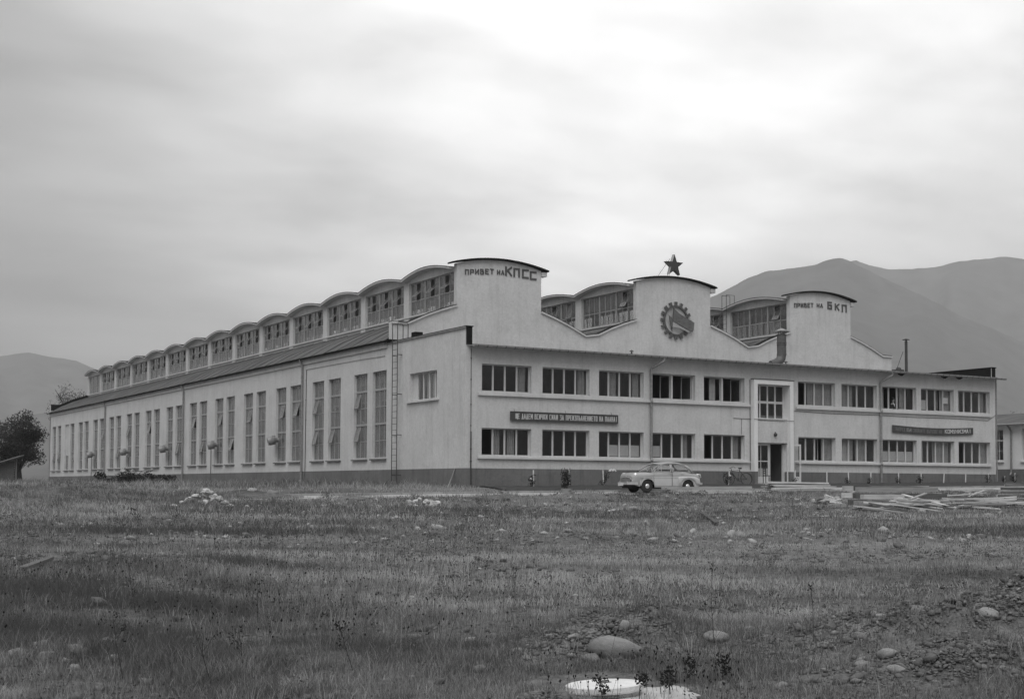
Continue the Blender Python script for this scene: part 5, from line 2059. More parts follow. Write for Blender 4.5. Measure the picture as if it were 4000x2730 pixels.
# ------------------------------------------------------------------ timber
PL = [('A', 6.35, -20.74, 10.3, -21.54, 0.42, 0.44, 0.22, 0.2), ('A', 6.17, -21.56, 9.78, -22.04, 0.42, 0.42, 0.22, 0.2), ('A', 5.66, -22.19, 9.46, -22.78, 0.38, 0.4, 0.22, 0.2), ('A', 5.9, -21.17, 10.53, -22.02, 0.2, 0.2, 0.24, 0.2), ('A', 5.41, -22.28, 9.3, -23.39, 0.2, 0.2, 0.24, 0.2), ('A', 5.1, -23.02, 6.92, -23.39, 0.18, 0.18, 0.24, 0.18), ('A', 5.54, -21.43, 9.43, -22.07, 0, 0, 0.24, 0.2), ('A', 4.96, -22.48, 8.55, -23.41, 0, 0, 0.24, 0.2), ('A', 4.44, -23.33, 6.17, -23.64, 0, 0, 0.24, 0.18), ('B', 2.96, -26.17, 4.45, -26.99, 0.27, 0.18, 0.11, 0.032), ('B', 1.22, -26.51, 2.3, -27.3, 0.19, 0.06, 0.17, 0.046), ('B', 1.92, -25.72, 3.03, -26.68, 0.09, 0.14, 0.14, 0.03), ('B', 3.0, -26.11, 3.85, -27.63, 0.12, 0.19, 0.2, 0.049), ('B', 3.89, -26.25, 4.47, -28.1, 0.2, 0.11, 0.14, 0.033), ('B', 2.63, -26.09, 3.36, -27.28, 0.14, 0.17, 0.16, 0.035), ('B', 2.19, -26.16, 2.69, -27.56, 0.15, 0.02, 0.15, 0.038), ('B', 4.59, -25.03, 6.61, -25.5, 0.11, 0.13, 0.13, 0.045), ('B', 1.81, -26.69, 2.37, -27.97, 0.29, 0.05, 0.17, 0.048), ('B', 4.3, -25.35, 4.51, -27.08, 0.02, 0.04, 0.12, 0.029), ('B', 1.87, -26.07, 4.26, -25.79, 0.2, 0.11, 0.17, 0.034), ('B', 5.11, -25.15, 6.71, -26.15, 0.25, 0.15, 0.17, 0.057), ('B', 3.99, -25.4, 4.41, -26.77, 0.06, 0.15, 0.18, 0.059), ('B', 2.82, -27.13, 4.08, -27.9, 0.28, 0.16, 0.15, 0.041), ('B', 1.66, -26.54, 3.54, -26.18, 0.19, 0.03, 0.14, 0.027), ('B', 3.53, -24.62, 5.01, -25.56, 0.08, 0.13, 0.2, 0.04), ('B', 1.43, -26.35, 3.36, -25.77, 0.16, 0.17, 0.12, 0.034), ('B', 3.38, -26.15, 3.94, -28.09, 0.26, 0.06, 0.17, 0.031), ('B', 4.68, -24.9, 5.98, -26.17, 0.22, 0.03, 0.13, 0.04), ('B', 5.54, -24.6, 7.28, -24.5, 0.29, 0.07, 0.12, 0.033), ('B', 4.84, -25.13, 6.56, -26.2, 0.09, 0.17, 0.19, 0.028), ('B', 4.19, -23.98, 5.39, -25.36, 0.08, 0.09, 0.15, 0.028), ('B', 5.11, -24.89, 5.8, -26.29, 0.29, 0.15, 0.13, 0.058), ('B', 2.41, -27.12, 2.85, -29.02, 0.22, 0.06, 0.15, 0.03), ('B', 5.56, -24.87, 5.83, -26.61, 0.14, 0.01, 0.19, 0.041), ('B', 2.9, -24.84, 2.8, -26.35, 0.06, 0.09, 0.15, 0.045), ('B', 4.18, -25.17, 4.53, -26.64, 0.08, 0.16, 0.12, 0.033), ('B', 1.46, -26.8, 1.54, -28.59, 0.14, 0.03, 0.17, 0.053), ('B', 3.35, -25.87, 3.69, -27.75, 0.13, 0.07, 0.16, 0.03), ('B', 2.3, -25.92, 3.64, -27.03, 0.28, 0.06, 0.11, 0.05), ('B', 2.17, -27.0, 3.3, -27.96, 0.0, 0.05, 0.17, 0.027), ('B', 4.74, -23.66, 6.52, -24.76, 0.22, 0.13, 0.15, 0.055), ('B', 1.47, -26.59, 3.9, -26.65, 0.2, 0.09, 0.17, 0.041), ('B', 4.11, -25.7, 5.94, -25.39, 0.28, 0.04, 0.13, 0.057), ('B', 6.02, -24.25, 5.43, -27.38, 0.4, 0.02, 0.14, 0.04), ('B', 4.97, -24.8, 5.39, -26.78, 0.3, 0.05, 0.14, 0.05), ('B', 3.93, -24.77, 4.43, -27.37, 0.25, 0.1, 0.16, 0.04), ('B', 3.98, -26.53, 6.39, -25.05, 0.3, 0.42, 0.12, 0.04), ('C', 9.38, -23.89, 10.37, -24.86, 0.18, 0.12, 0.15, 0.047), ('C', 9.04, -24.06, 12.26, -24.6, 0.22, 0.06, 0.19, 0.065), ('C', 6.31, -26.96, 8.91, -27.26, 0.04, 0.13, 0.11, 0.033), ('C', 9.58, -24.33, 12.32, -24.58, 0.25, 0.02, 0.16, 0.053), ('C', 8.99, -24.94, 12.03, -25.0, 0.11, 0.13, 0.17, 0.034), ('C', 6.33, -26.79, 5.93, -28.86, 0.05, 0.05, 0.15, 0.053), ('C', 11.14, -23.48, 12.61, -24.82, 0.19, 0.14, 0.16, 0.041), ('C', 7.13, -27.19, 9.21, -28.23, 0.25, 0.01, 0.13, 0.06), ('C', 8.12, -24.3, 10.93, -24.86, 0.14, 0.23, 0.13, 0.053), ('C', 7.3, -25.07, 10.66, -24.79, 0.24, 0.03, 0.1, 0.035), ('C', 8.2, -24.59, 10.33, -25.67, 0.12, 0.0, 0.14, 0.07), ('C', 7.24, -26.84, 10.4, -26.73, 0.11, 0.15, 0.12, 0.043), ('C', 5.56, -27.28, 7.61, -27.73, 0.04, 0.15, 0.16, 0.058), ('C', 9.52, -23.64, 10.71, -24.85, 0.04, 0.23, 0.1, 0.065), ('C', 10.74, -22.55, 12.25, -23.72, 0.18, 0.1, 0.19, 0.059), ('C', 7.65, -25.73, 8.86, -26.47, 0.07, 0.13, 0.12, 0.05), ('C', 9.84, -23.91, 12.62, -24.46, 0.11, 0.11, 0.19, 0.045), ('C', 11.18, -23.24, 13.8, -24.53, 0.08, 0.16, 0.17, 0.051), ('C', 5.89, -26.98, 6.8, -28.48, 0.04, 0.17, 0.2, 0.036), ('C', 6.91, -25.37, 8.91, -26.51, 0.02, 0.04, 0.17, 0.054), ('C', 8.2, -26.08, 10.85, -27.07, 0.11, 0.13, 0.14, 0.069), ('C', 9.73, -24.23, 12.62, -23.76, 0.22, 0.14, 0.1, 0.062), ('C', 8.71, -25.82, 10.31, -27.3, 0.19, 0.03, 0.18, 0.05), ('C', 7.18, -25.22, 7.98, -27.51, 0.04, 0.21, 0.12, 0.061), ('C', 8.55, -25.67, 10.75, -25.62, 0.12, 0.22, 0.14, 0.055), ('C', 9.85, -23.15, 12.31, -24.28, 0.08, 0.09, 0.16, 0.035), ('C', 7.58, -25.86, 8.47, -27.21, 0.21, 0.04, 0.12, 0.037), ('C', 9.55, -22.94, 12.59, -22.85, 0.12, 0.11, 0.19, 0.051), ('C', 6.18, -27.17, 9.12, -27.31, 0.03, 0.13, 0.19, 0.052), ('C', 10.4, -22.97, 12.9, -23.89, 0.01, 0.22, 0.1, 0.057), ('C', 9.22, -25.31, 11.25, -25.54, 0.04, 0.06, 0.11, 0.036), ('C', 9.21, -23.5, 11.39, -23.87, 0.19, 0.16, 0.18, 0.036), ('D', 16.51, -19.94, 18.31, -21.57, 0.05, 0.05, 0.3, 0.1), ('D', 17.24, -19.21, 19.16, -20.91, 0.05, 0.05, 0.3, 0.1), ('D', 18.12, -18.57, 20.01, -20.25, 0.05, 0.05, 0.3, 0.1), ('D', 16.63, -20.01, 18.31, -21.57, 0.21, 0.21, 0.3, 0.1), ('D', 17.39, -19.3, 19.16, -20.91, 0.21, 0.21, 0.3, 0.1), ('D', 18.17, -18.6, 20.01, -20.25, 0.21, 0.21, 0.3, 0.1), ('D', 16.62, -20.01, 18.31, -21.57, 0.37, 0.37, 0.3, 0.1), ('D', 17.45, -19.34, 19.16, -20.91, 0.37, 0.37, 0.3, 0.1), ('D', 18.35, -18.7, 20.01, -20.25, 0.37, 0.37, 0.3, 0.1), ('D', 16.8, -20.11, 18.31, -21.57, 0.53, 0.53, 0.3, 0.1), ('D', 17.59, -19.41, 19.16, -20.91, 0.53, 0.53, 0.3, 0.1), ('D', 18.44, -18.75, 20.01, -20.25, 0.53, 0.53, 0.3, 0.1), ('F', 17.79, -17.02, 19.16, -16.78, 0.21, 0.27, 0.1, 0.05), ('F', 19.6, -15.03, 19.29, -16.15, 0.29, 0.05, 0.1, 0.05), ('F', 19.5, -15.84, 18.63, -17.61, 0.13, 0.1, 0.1, 0.05), ('F', 17.83, -16.88, 19.37, -16.82, 0.29, 0.04, 0.1, 0.05), ('F', 18.38, -16.21, 18.5, -17.38, 0.26, 0.1, 0.1, 0.05), ('F', 16.71, -18.08, 18.5, -17.62, 0.02, 0.32, 0.1, 0.05), ('F', 19.09, -15.64, 19.79, -16.5, 0.04, 0.11, 0.1, 0.05), ('F', 15.68, -17.81, 15.5, -19.19, 0.07, 0.16, 0.1, 0.05), ('F', 17.99, -16.73, 17.43, -18.29, 0.1, 0.08, 0.1, 0.05), ('F', 7.65, -19.42, 8.81, -18.93, 0.2, 0.34, 0.1, 0.05), ('F', 13.9, -19.58, 16.69, -19.47, 0.35, 0.4, 0.15, 0.06), ('E', 4.05, -22.46, 4.49, -22.44, 0.09, 0.01, 0.22, 0.1), ('E', 4.1, -21.59, 4.1, -21.92, 0.18, 0.24, 0.22, 0.1), ('E', 5.93, -20.73, 6.53, -20.47, 0.09, 0.06, 0.22, 0.1), ('E', 4.64, -21.82, 5.17, -21.8, 0.05, 0.14, 0.22, 0.1), ('E', 5.63, -20.74, 5.66, -21.15, 0.06, 0.21, 0.22, 0.1), ('E', 5.49, -20.46, 5.67, -20.76, 0.02, 0.2, 0.22, 0.1), ('E', 5.01, -20.8, 4.88, -21.21, 0.08, 0.2, 0.22, 0.1), ('E', 5.27, -20.1, 5.76, -20.15, 0.13, 0.07, 0.22, 0.1), ('E', 4.17, -21.26, 4.26, -21.44, 0.14, 0.08, 0.22, 0.1), ('E', 5.25, -21.39, 5.54, -21.36, 0.08, 0.1, 0.22, 0.1), ('E', 6.22, -19.78, 6.37, -20.15, 0.17, 0.06, 0.22, 0.1), ('E', 4.59, -21.33, 4.54, -21.99, 0.12, 0.15, 0.22, 0.1), ('E', 2.25, -24.37, 2.83, -24.36, 0, 0, 0.3, 0.14), ('E', -2.29, -28.67, -1.08, -28.68, 0, 0, 0.2, 0.04), ('G', -5.68, -26.7, -8.71, -31.3, 0.12, 0.05, 0.14, 0.03), ('G', -6.73, -27.82, -5.62, -27.89, 0.0, 0.03, 0.14, 0.04), ('G', -8.47, -29.7, -8.08, -30.39, 0, 0, 0.12, 0.03)]
PW = {}


def plank_mesh(kindm, w, t, L):
    key = (kindm, round(w, 2), round(t, 3), max(.25, round(L * 2) / 2))
    if key not in PW:
        l = key[3]
        m = MB()
        n = 5
        rr = random.Random(len(PW))
        top = []
        P = []
        for i in range(n):
            x = l * i / (n - 1)
            dy = rr.uniform(-.012, .012)
            dz = rr.uniform(-.008, .008)
            P.append([(x, dy - w / 2, dz), (x, dy + w / 2, dz), (x, dy + w / 2, dz + t), (x, dy - w / 2, dz + t), (x, dy - w / 2, dz)])
        m.grid(P)
        m.add(P[0][:4], [(0, 1, 2, 3)])
        m.add(P[-1][:4], [(3, 2, 1, 0)])
        PW[key] = (m.mesh('plank', kindm), l)
    return PW[key]


PLAB = {'A': ('timber_beam', 'squared timber beam in the neat low stack right of the entrance', 'beam', 'squared beams in the low stack'),
        'B': ('plank', 'thin pale plank in the loose spill before the squared beams', 'plank', 'loose planks spilled before the beam stack'),
        'C': ('plank', 'pale plank in the scattered spread near the right edge', 'plank', 'scattered planks near the right edge'),
        'D': ('board', 'wide sawn board in the layered stack at the right edge', 'board', 'wide boards stacked at the right edge'),
        'F': ('batten', 'short batten among the loose offcuts behind the plank spread', 'batten', 'battens behind the plank spread'),
        'E': ('timber_block', 'short sawn block tumbled at the left end of the beam stack', 'block', 'short blocks by the beam stack'),
        'G': ('plank', 'dark weathered plank of the crossed group lying in the grass', 'plank', 'crossed planks in the grass')}
SPEC = {0: 'topmost rear squared beam of the low stack right of the entrance', }


def timber(kd, x0, y0, x1, y1, ha, hb, w, t, label=None, mat=None, base=None):
    nm, lab, cat, grp = PLAB[kd]
    L = math.hypot(x1 - x0, y1 - y0)
    rot = math.atan2(y1 - y0, x1 - x0)
    me, l = plank_mesh(mat or ('oldwood' if kd == 'G' else 'wood'), w, t, L)
    za = (h1(x0, y0) if base is None else base) + ha
    zb = (h1(x1, y1) if base is None else base) + hb
    o = put(nm, me, None, (x0, y0, za + .015), (0, -math.atan2(zb - za, L), rot))
    o.scale = (L / l, 1, 1)
    tag(o, label or lab, cat, grp)
    return o


ABASE = min(h1((q[1] + q[3]) / 2, (q[2] + q[4]) / 2) for q in PL if q[0] == 'A') + .03
BIG = {'A': ['upper rear', 'upper middle', 'upper front', 'second-layer rear', 'second-layer long front', 'second-layer short front', 'bottom rear', 'bottom middle', 'bottom short front']}
ai = 0
gi = 0
di = 0
for q in PL:
    lab = None
    if q[0] == 'A':
        lab = 'squared timber beam, %s of the low stack right of the entrance' % BIG['A'][ai]
        ai += 1
    if q[0] == 'G':
        lab = ['long dark weathered plank slanting across the crossed group in the grass', 'dark weathered plank lying crosswise under the slanting one in the grass', 'thin weathered lath lying flat beside the crossed planks in the grass'][gi]
        gi += 1
    if q[0] == 'D':
        lab = 'wide sawn board, %s layer %s row of the stack at the right edge' % (['bottom', 'second', 'third', 'top'][di // 3], ['front', 'middle', 'rear'][di % 3])
        di += 1
    base = None
    if q[0] == 'A':
        base = ABASE + .06 * round(q[5] / .2)
    timber(*q, label=lab, base=base, mat='oldwood' if (q[0] in 'AD' and PL.index(q) % 3 == 1) or (q[0] in 'BC' and PL.index(q) % 4 == 1) else None)
# beams piled before the door
PLAB['P'] = ('timber_beam', '', 'beam', 'beams piled before the entrance')
rp = random.Random(12)
zb_ = float(hz(16.5, -7.3)) - .04
LAYER = ['bottom', 'second', 'third', 'fourth', 'fifth', 'top']
ROW = ['front', 'middle', 'rear']
for li in range(6):
    for ri in range(3 if li < 4 else 2):
        xa = 13.7 + rp.uniform(-.25, .35) + li * .07
        xb = 19.9 - li * .28 + rp.uniform(-.8, .3)
        y = -7.75 + ri * .34 + rp.uniform(-.04, .04) + li * .03
        dy = rp.uniform(-.30, .30)
        h = li * .098
        timber('P', xa, y, xb, y + dy, h + rp.uniform(-.01, .03), h + rp.uniform(-.03, .06), rp.choice([.16, .2, .24]), rp.choice([.06, .07, .08]), 'grey sawn beam, %s layer %s row of the pile before the entrance' % (LAYER[li], ROW[ri]), base=zb_)
for (xa, xb, ya, yb, h, t), nm in zip([(6.4, 11.9, -8.85, -8.55, 0, .2), (6.5, 11.7, -8.6, -8.3, 0, .2), (6.1, 11.8, -8.8, -8.45, .21, .12)], ['front beam under', 'rear beam under', 'long broad beam on top of']):
    PLAB['Q'] = ('timber_beam', '', 'beam', 'beams lying before the car')
    timber('Q', xa, ya, xb, yb, h, h + (.06 if t < .2 else 0), .30, t, '%s the low pile that hides the rear wheel of the car' % nm, base=h1(9, -8.7) + .0)

# ------------------------------------------------------------------ stones
RK = []
for s in range(7):
    bm = bmesh.new()
    bmesh.ops.create_icosphere(bm, subdivisions=2, radius=1)
    for v in bm.verts:
        k = 1 + .55 * mnoise.noise(v.co * 1.3 + Vector((s * 9, 0, 0))) + .30 * mnoise.noise(v.co * 2.7 + Vector((0, s * 5, 0)))
        v.co *= k
        # worn flat facets
        for dx, dy, dz, lim in ((.3, .2, .9, .72), (-.6, .5, .4, .8), (.8, -.3, .2, .82)):
            nrm_ = Vector((dx + .1 * s % .3, dy, dz)).normalized()
            e = v.co.dot(nrm_) - lim
            if e > 0:
                v.co -= nrm_ * e * .8
    pair = []
    for mt in ('stone', 'palestone'):
        me = bpy.data.meshes.new('stone')
        bm.to_mesh(me)
        me.materials.append(M[mt])
        me.polygons.foreach_set('use_smooth', [True] * len(me.polygons))
        if mt == 'palestone':
            me.polygons.foreach_set('use_smooth', [False] * len(me.polygons))
        pair.append(me)
    bm.free()
    RK.append(pair)
rs_ = random.Random(41)


def stone(x, y, w, flat, label, group=None, pale=0, rz=None, dz=0, name='stone', d=.8):
    me = RK[rs_.randrange(7)][pale]
    o = put(name, me, None, (x, y, h1(x, y) + w * flat * .12 + dz), (rs_.uniform(-.2, .2), rs_.uniform(-.2, .2), rs_.uniform(0, 6.28) if rz is None else rz))
    o.scale = (w / 2, w / 2 * d, w / 2 * flat)
    return tag(o, label, 'stone', group)


stone(-26.05, -51.45, .50, .5, 'large smooth pale boulder just behind the manhole lid', rz=-.45, name='boulder', d=.5, dz=.03)
stone(-26.33, -51.40, .20, .6, 'rounded stone touching the left end of the big boulder')
stone(-25.78, -51.15, .13, 1.1, 'pointed stone sticking up behind the big boulder')
stone(-26.30, -51.05, .11, .5, 'flat stone on the gravel heap left behind the big boulder')
stone(-26.42, -50.85, .09, .5, 'small pale flat stone on the gravel heap behind the manhole')
for x, y, w, f, lb in ((-30.77, -48.82, .26, .45, 'long flat stone half sunk at the far lower left'), (-30.55, -48.6, .26, .5, 'sloping flat stone at the lower left behind the rounded ones'),
                       (-30.30, -48.98, .24, .55, 'biggest rounded pale stone of the lower left group'), (-30.62, -49.15, .2, .5, 'oval pale stone left of the biggest one at lower left'),
                       (-30.50, -49.35, .12, .6, 'small round stone in front of the lower left group'), (-30.45, -49.55, .11, .6, 'frontmost small stone of the lower left group'),
                       (-29.95, -48.55, .20, .8, 'upright blocky pale stone right of the lower left group'), (-29.3, -47.9, .26, .45, 'flat stone deep in grass right of the blocky pale one'),
                       (-29.0, -48.1, .10, .6, 'small pale stone beside the flat sunken one'), (-30.1, -49.4, .15, .5, 'low stone nearest the camera among the lower left stones')):
    stone(x, y, w, f, lb)
for x, y, w, f, lb in ((-24.72, -53.15, .15, .6, 'left of two pale pebbles side by side at lower right'), (-24.55, -53.28, .19, .6, 'larger right one of two pale pebbles at lower right'),
                       (-24.80, -53.62, .17, .6, 'egg-shaped stone in front of the two pale pebbles'), (-24.2, -52.6, .16, .6, 'pale flattened stone behind the two pebbles at lower right'),
                       (-23.55, -52.2, .15, .55, 'pale stone on the slope of the right gravel heap'), (-23.35, -52.5, .19, .7, 'rounded boulder high on the right gravel heap'),
                       (-23.05, -53.05, .24, .45, 'flat slab on the face of the right gravel heap'), (-22.6, -53.2, .13, .5, 'stone at the right end of the gravel heap'),
                       (-23.7, -53.6, .12, .6, 'small stone low on the right gravel heap'), (-25.6, -53.1, .13, .6, 'lone grey stone between the manhole and the right heap'),
                       (-24.9, -51.4, .28, .5, 'broad stone at the far left of the right heap')):
    stone(x, y, w, f, lb)
for x, y, w, f, lb in ((-26.56, -49.57, .17, .6, 'pale stone alone in the grass left of the centre'), (-26.7, -50.75, .2, .4, 'flat pale stone in the grass before the lone one'), (-28.0, -51.15, .12, .4, 'pale broken stone at the bottom left of centre'),
                       (-28.5, -37.5, .45, .3, 'long pale flat stone at the left in middle distance')):
    stone(x, y, w, f, lb, dz=-.02)
for k in range(46):
    a, r = rs_.uniform(0, 6.28), abs(rs_.gauss(0, .5))
    x, y = -17.5 + r * math.cos(a) * 1.5 * .864 , -12.0 + r * math.sin(a) * 1.2 - r * math.cos(a) * .75
    stone(x, y, rs_.uniform(.10, .30), rs_.uniform(.5, .9), 'whitish broken lump in the rubble heap at the left', 'whitish rubble heaped at the left', 1, dz=max(0, .62 - r * .8))
for k in range(20):
    a, r = rs_.uniform(0, 6.28), abs(rs_.gauss(0, .45))
    stone(-10.7 + r * math.cos(a) * 1.2, -16.3 + r * math.sin(a), rs_.uniform(.10, .36), rs_.uniform(.5, 1.0), 'whitish lump in the small rubble patch left of centre', 'whitish rubble in the small patch', 1, dz=max(0, .2 - r * .4))
for x, y, w, lb in ((-6.27, -22.39, .45, 'white lump lying alone in the grass near the middle'), (-15.6, -24.6, .30, 'white stone with a dark side alone left of the middle'), (-17.5, -20.5, .28, 'pale stone in the grass before the left rubble heap'),
                    (-12.6, -5.6, .6, 'big grey boulder on the mound by the left wall'), (-13.3, -5.1, .6, 'lower boulder left of the big one by the left wall'), (-11.6, -6.2, .5, 'grey boulder right of the big one by the left wall')):
    stone(x, y, w, .45, lb, pale=0 if w > .46 else 1, dz=-w * .06)
fld = 0
while fld < 130:
    d = rs_.uniform(13, 58)
    e = rs_.uniform(-.40, .40) * d
    x, y = -33.1 + .503 * d + .864 * e, -61.6 + .864 * d - .503 * e
    if y > -8.5 and x > -16:
        continue
    fld += 1
    stone(x, y, rs_.uniform(.04, .12) * (1 + d / 70), rs_.uniform(.35, .6), 'small stone strewn in the dry grass of the field', 'small stones strewn over the field', rs_.random() < .25)


def patch(x, y):
    """0..1 patchwork of thin and thick, pale and dark growth, drawn out along the contours"""
    u = .864 * x - .503 * y
    v = .503 * x + .864 * y
    s = .5 + .22 * np.sin(.21 * v + .05 * u + 1.2 * np.sin(.07 * u + .6)) + .16 * np.sin(.55 * v - .09 * u + 2.0 + np.sin(.16 * u)) + .11 * np.sin(1.25 * v + .24 * u + 1.5 * np.sin(.4 * u)) + .08 * np.sin(2.3 * u + 1.9 * v)
    return np.clip(s, 0, 1)


def rnoise(x, y, f, seed):
    s = 0
    r = np.random.RandomState(seed)
    for k in range(6):
        a, ph, m = r.uniform(0, 6.28), r.uniform(0, 6.28), r.uniform(.6, 1.7)
        s = s + np.sin(f * m * (x * math.cos(a) + y * math.sin(a)) + ph)
    return .5 + s / 9


def bare(x, y):
    """1 where the turf is worn through: blotches and two old wheel tracks"""
    u = .864 * x - .503 * y
    v = .503 * (x + 33.1) + .864 * (y + 61.6)
    b = .62 * rnoise(x, y, .75, 41) + .38 * rnoise(x, y, 2.1, 42)
    t = np.minimum(np.abs(v - (29.5 + .9 * np.sin(u * .16) - .05 * u)), np.abs(v - (31.6 + .9 * np.sin(u * .16 + .1) - .05 * u)))
    return np.maximum(ss(b, .56, .66), .85 * (1 - ss(t, .25, .6)) * ss(rnoise(x, y, .5, 44), .3, .5))


def mass(name, xs, ys, ws, flat, mat, label, cat, seed):
    """gravel: many tiny stones in one mesh"""
    rng = np.random.RandomState(seed)
    bm = bmesh.new()
    bmesh.ops.create_icosphere(bm, subdivisions=1, radius=.5)
    v0 = np.array([v.co[:] for v in bm.verts])
    f0 = np.array([[v.index for v in f.verts] for f in bm.faces])
    bm.free()
    n = len(xs)
    zz = H(xs, ys)
    ang = rng.uniform(0, 6.28, n)
    V = np.repeat(v0[None], n, 0) * (1 + rng.uniform(-.25, .25, (n, len(v0), 1)))
    V = V * np.stack([ws, ws * rng.uniform(.5, .9, n), ws * flat], 1)[:, None, :]
    ca, sa = np.cos(ang)[:, None], np.sin(ang)[:, None]
    X = V[..., 0] * ca - V[..., 1] * sa + xs[:, None]
    Y = V[..., 0] * sa + V[..., 1] * ca + ys[:, None]
    Z = V[..., 2] + (V[..., 0] * rng.uniform(-.4, .4, n)[:, None]) + (zz + ws * flat * .2)[:, None]
    F = (f0[None] + (np.arange(n) * len(v0))[:, None, None]).reshape(-1, 3)
    o = put(name, np_mesh(name, np.stack([X, Y, Z], -1).reshape(-1, 3), F, mat))
    tag(o, label, cat)
    return kind(o, 'stuff')


rngG = np.random.RandomState(50)
px_l, py_l = [], []
for mx, my, hh, r, n in ((-23.7, -51.9, .2, 1.0, 2200), (-22.3, -53.0, .3, 1.0, 4200), (-24.4, -53.7, .2, .9, 2600), (-26.0, -50.9, .1, .65, 1500), (-27.9, -53.0, .1, .5, 700), (-25.5, -50.6, .2, .6, 500), (-30.3, -49.0, .1, .7, 350)):
    px_l.append(rngG.normal(mx, r * .6, n))
    py_l.append(rngG.normal(my, r * .55, n))
xs, ys = np.concatenate(px_l), np.concatenate(py_l)
keep = np.hypot(xs + 26.9, ys + 52.3) > .72
xs, ys = xs[keep], ys[keep]
dh = np.concatenate([rngG.normal(mx, r_, (n_, 1)) for mx, r_, n_ in ((-22.4, .75, 5200), (-24.3, .45, 3200), (-26.0, .4, 2000), (-28.0, .35, 1500), (-23.6, .5, 2200))])[:, 0]
dv = np.concatenate([rngG.normal(my, r_, (n_, 1)) for my, r_, n_ in ((-53.0, .6, 5200), (-53.75, .35, 3200), (-50.9, .35, 2000), (-53.25, .3, 1500), (-52.0, .4, 2200))])[:, 0]
kk_ = np.hypot(dh + 26.95, dv + 52.4) > .8
mass('clods', dh[kk_], dv[kk_], rngG.gamma(1.2, .014, int(kk_.sum())) + .008, .6, 'clod', 'dark clods of dug earth on the heaps in the right foreground', 'earth', 8)
mass('gravel', xs, ys, rngG.gamma(1.1, .015, len(xs)) + .008, .38, 'gravelmix', 'grey stony gravel on the dug heaps in the right foreground', 'gravel', 1)
d = rngG.uniform(30, 62, 1500)
e = rngG.uniform(-.40, .42, 1500) * d
xs, ys = -33.1 + .503 * d + .864 * e, -61.6 + .864 * d - .503 * e
keep = ~((ys > -7.6) & (xs > -15.5))
xs, ys = xs[keep], ys[keep]
mass('rubble', xs, ys, rngG.gamma(1.6, .05, len(xs)) + .03, .45, 'palestone', 'pale rubble crumbs strewn over the middle of the field', 'rubble', 2)

d = 9.5 + 58 * rngG.uniform(0, 1, 30000) ** 1.3
e = rngG.uniform(-.42, .42, 30000) * d
xs, ys = -33.1 + .503 * d + .864 * e, -61.6 + .864 * d - .503 * e
keep = ~((ys > -7.6) & (xs > -15.5)) & (rngG.uniform(0, 1, 30000) < .06 + bare(xs, ys)) & (np.hypot(xs + 26.95, ys + 52.4) > .8)
xs, ys, d = xs[keep], ys[keep], d[keep]
mass('clods', xs, ys, (rngG.gamma(1.5, .022, len(xs)) + .012) * (1 + d / 60), .5, 'clod', 'dry earth clods on the worn patches of the field', 'earth', 3)

# --- brushwood heap by the left wall
bh = thing('brushwood_heap', 'dark heap of cut brushwood lying before the left wall', 'brushwood', (-7.7, 35.8, h1(-7.7, 35.8)))
bb_ = MB()
rb2 = random.Random(8)
for k in range(260):
    x, y = rb2.gauss(0, 1.5), rb2.gauss(0, .6)
    z = rb2.uniform(0, 1.15) * math.exp(-x * x / 3.5)
    a = rb2.uniform(0, 6.28)
    L = rb2.uniform(.4, 1.2)
    bb_.tube([(x, y, z), (x + L * math.cos(a), y + L * .5 * math.sin(a), max(0, z + rb2.uniform(-.3, .45)))], [.02, .006], 4)
bb_.build('twigs', 'bark', bh)
foliage('leaves', bh, np.random.RandomState(4), [(rb2.gauss(0, 1.3), rb2.gauss(0, .4), rb2.uniform(.2, .75)) for _ in range(14)], [.45] * 14, 2600, .08, 'bush', .6)

# ------------------------------------------------------------------ grass


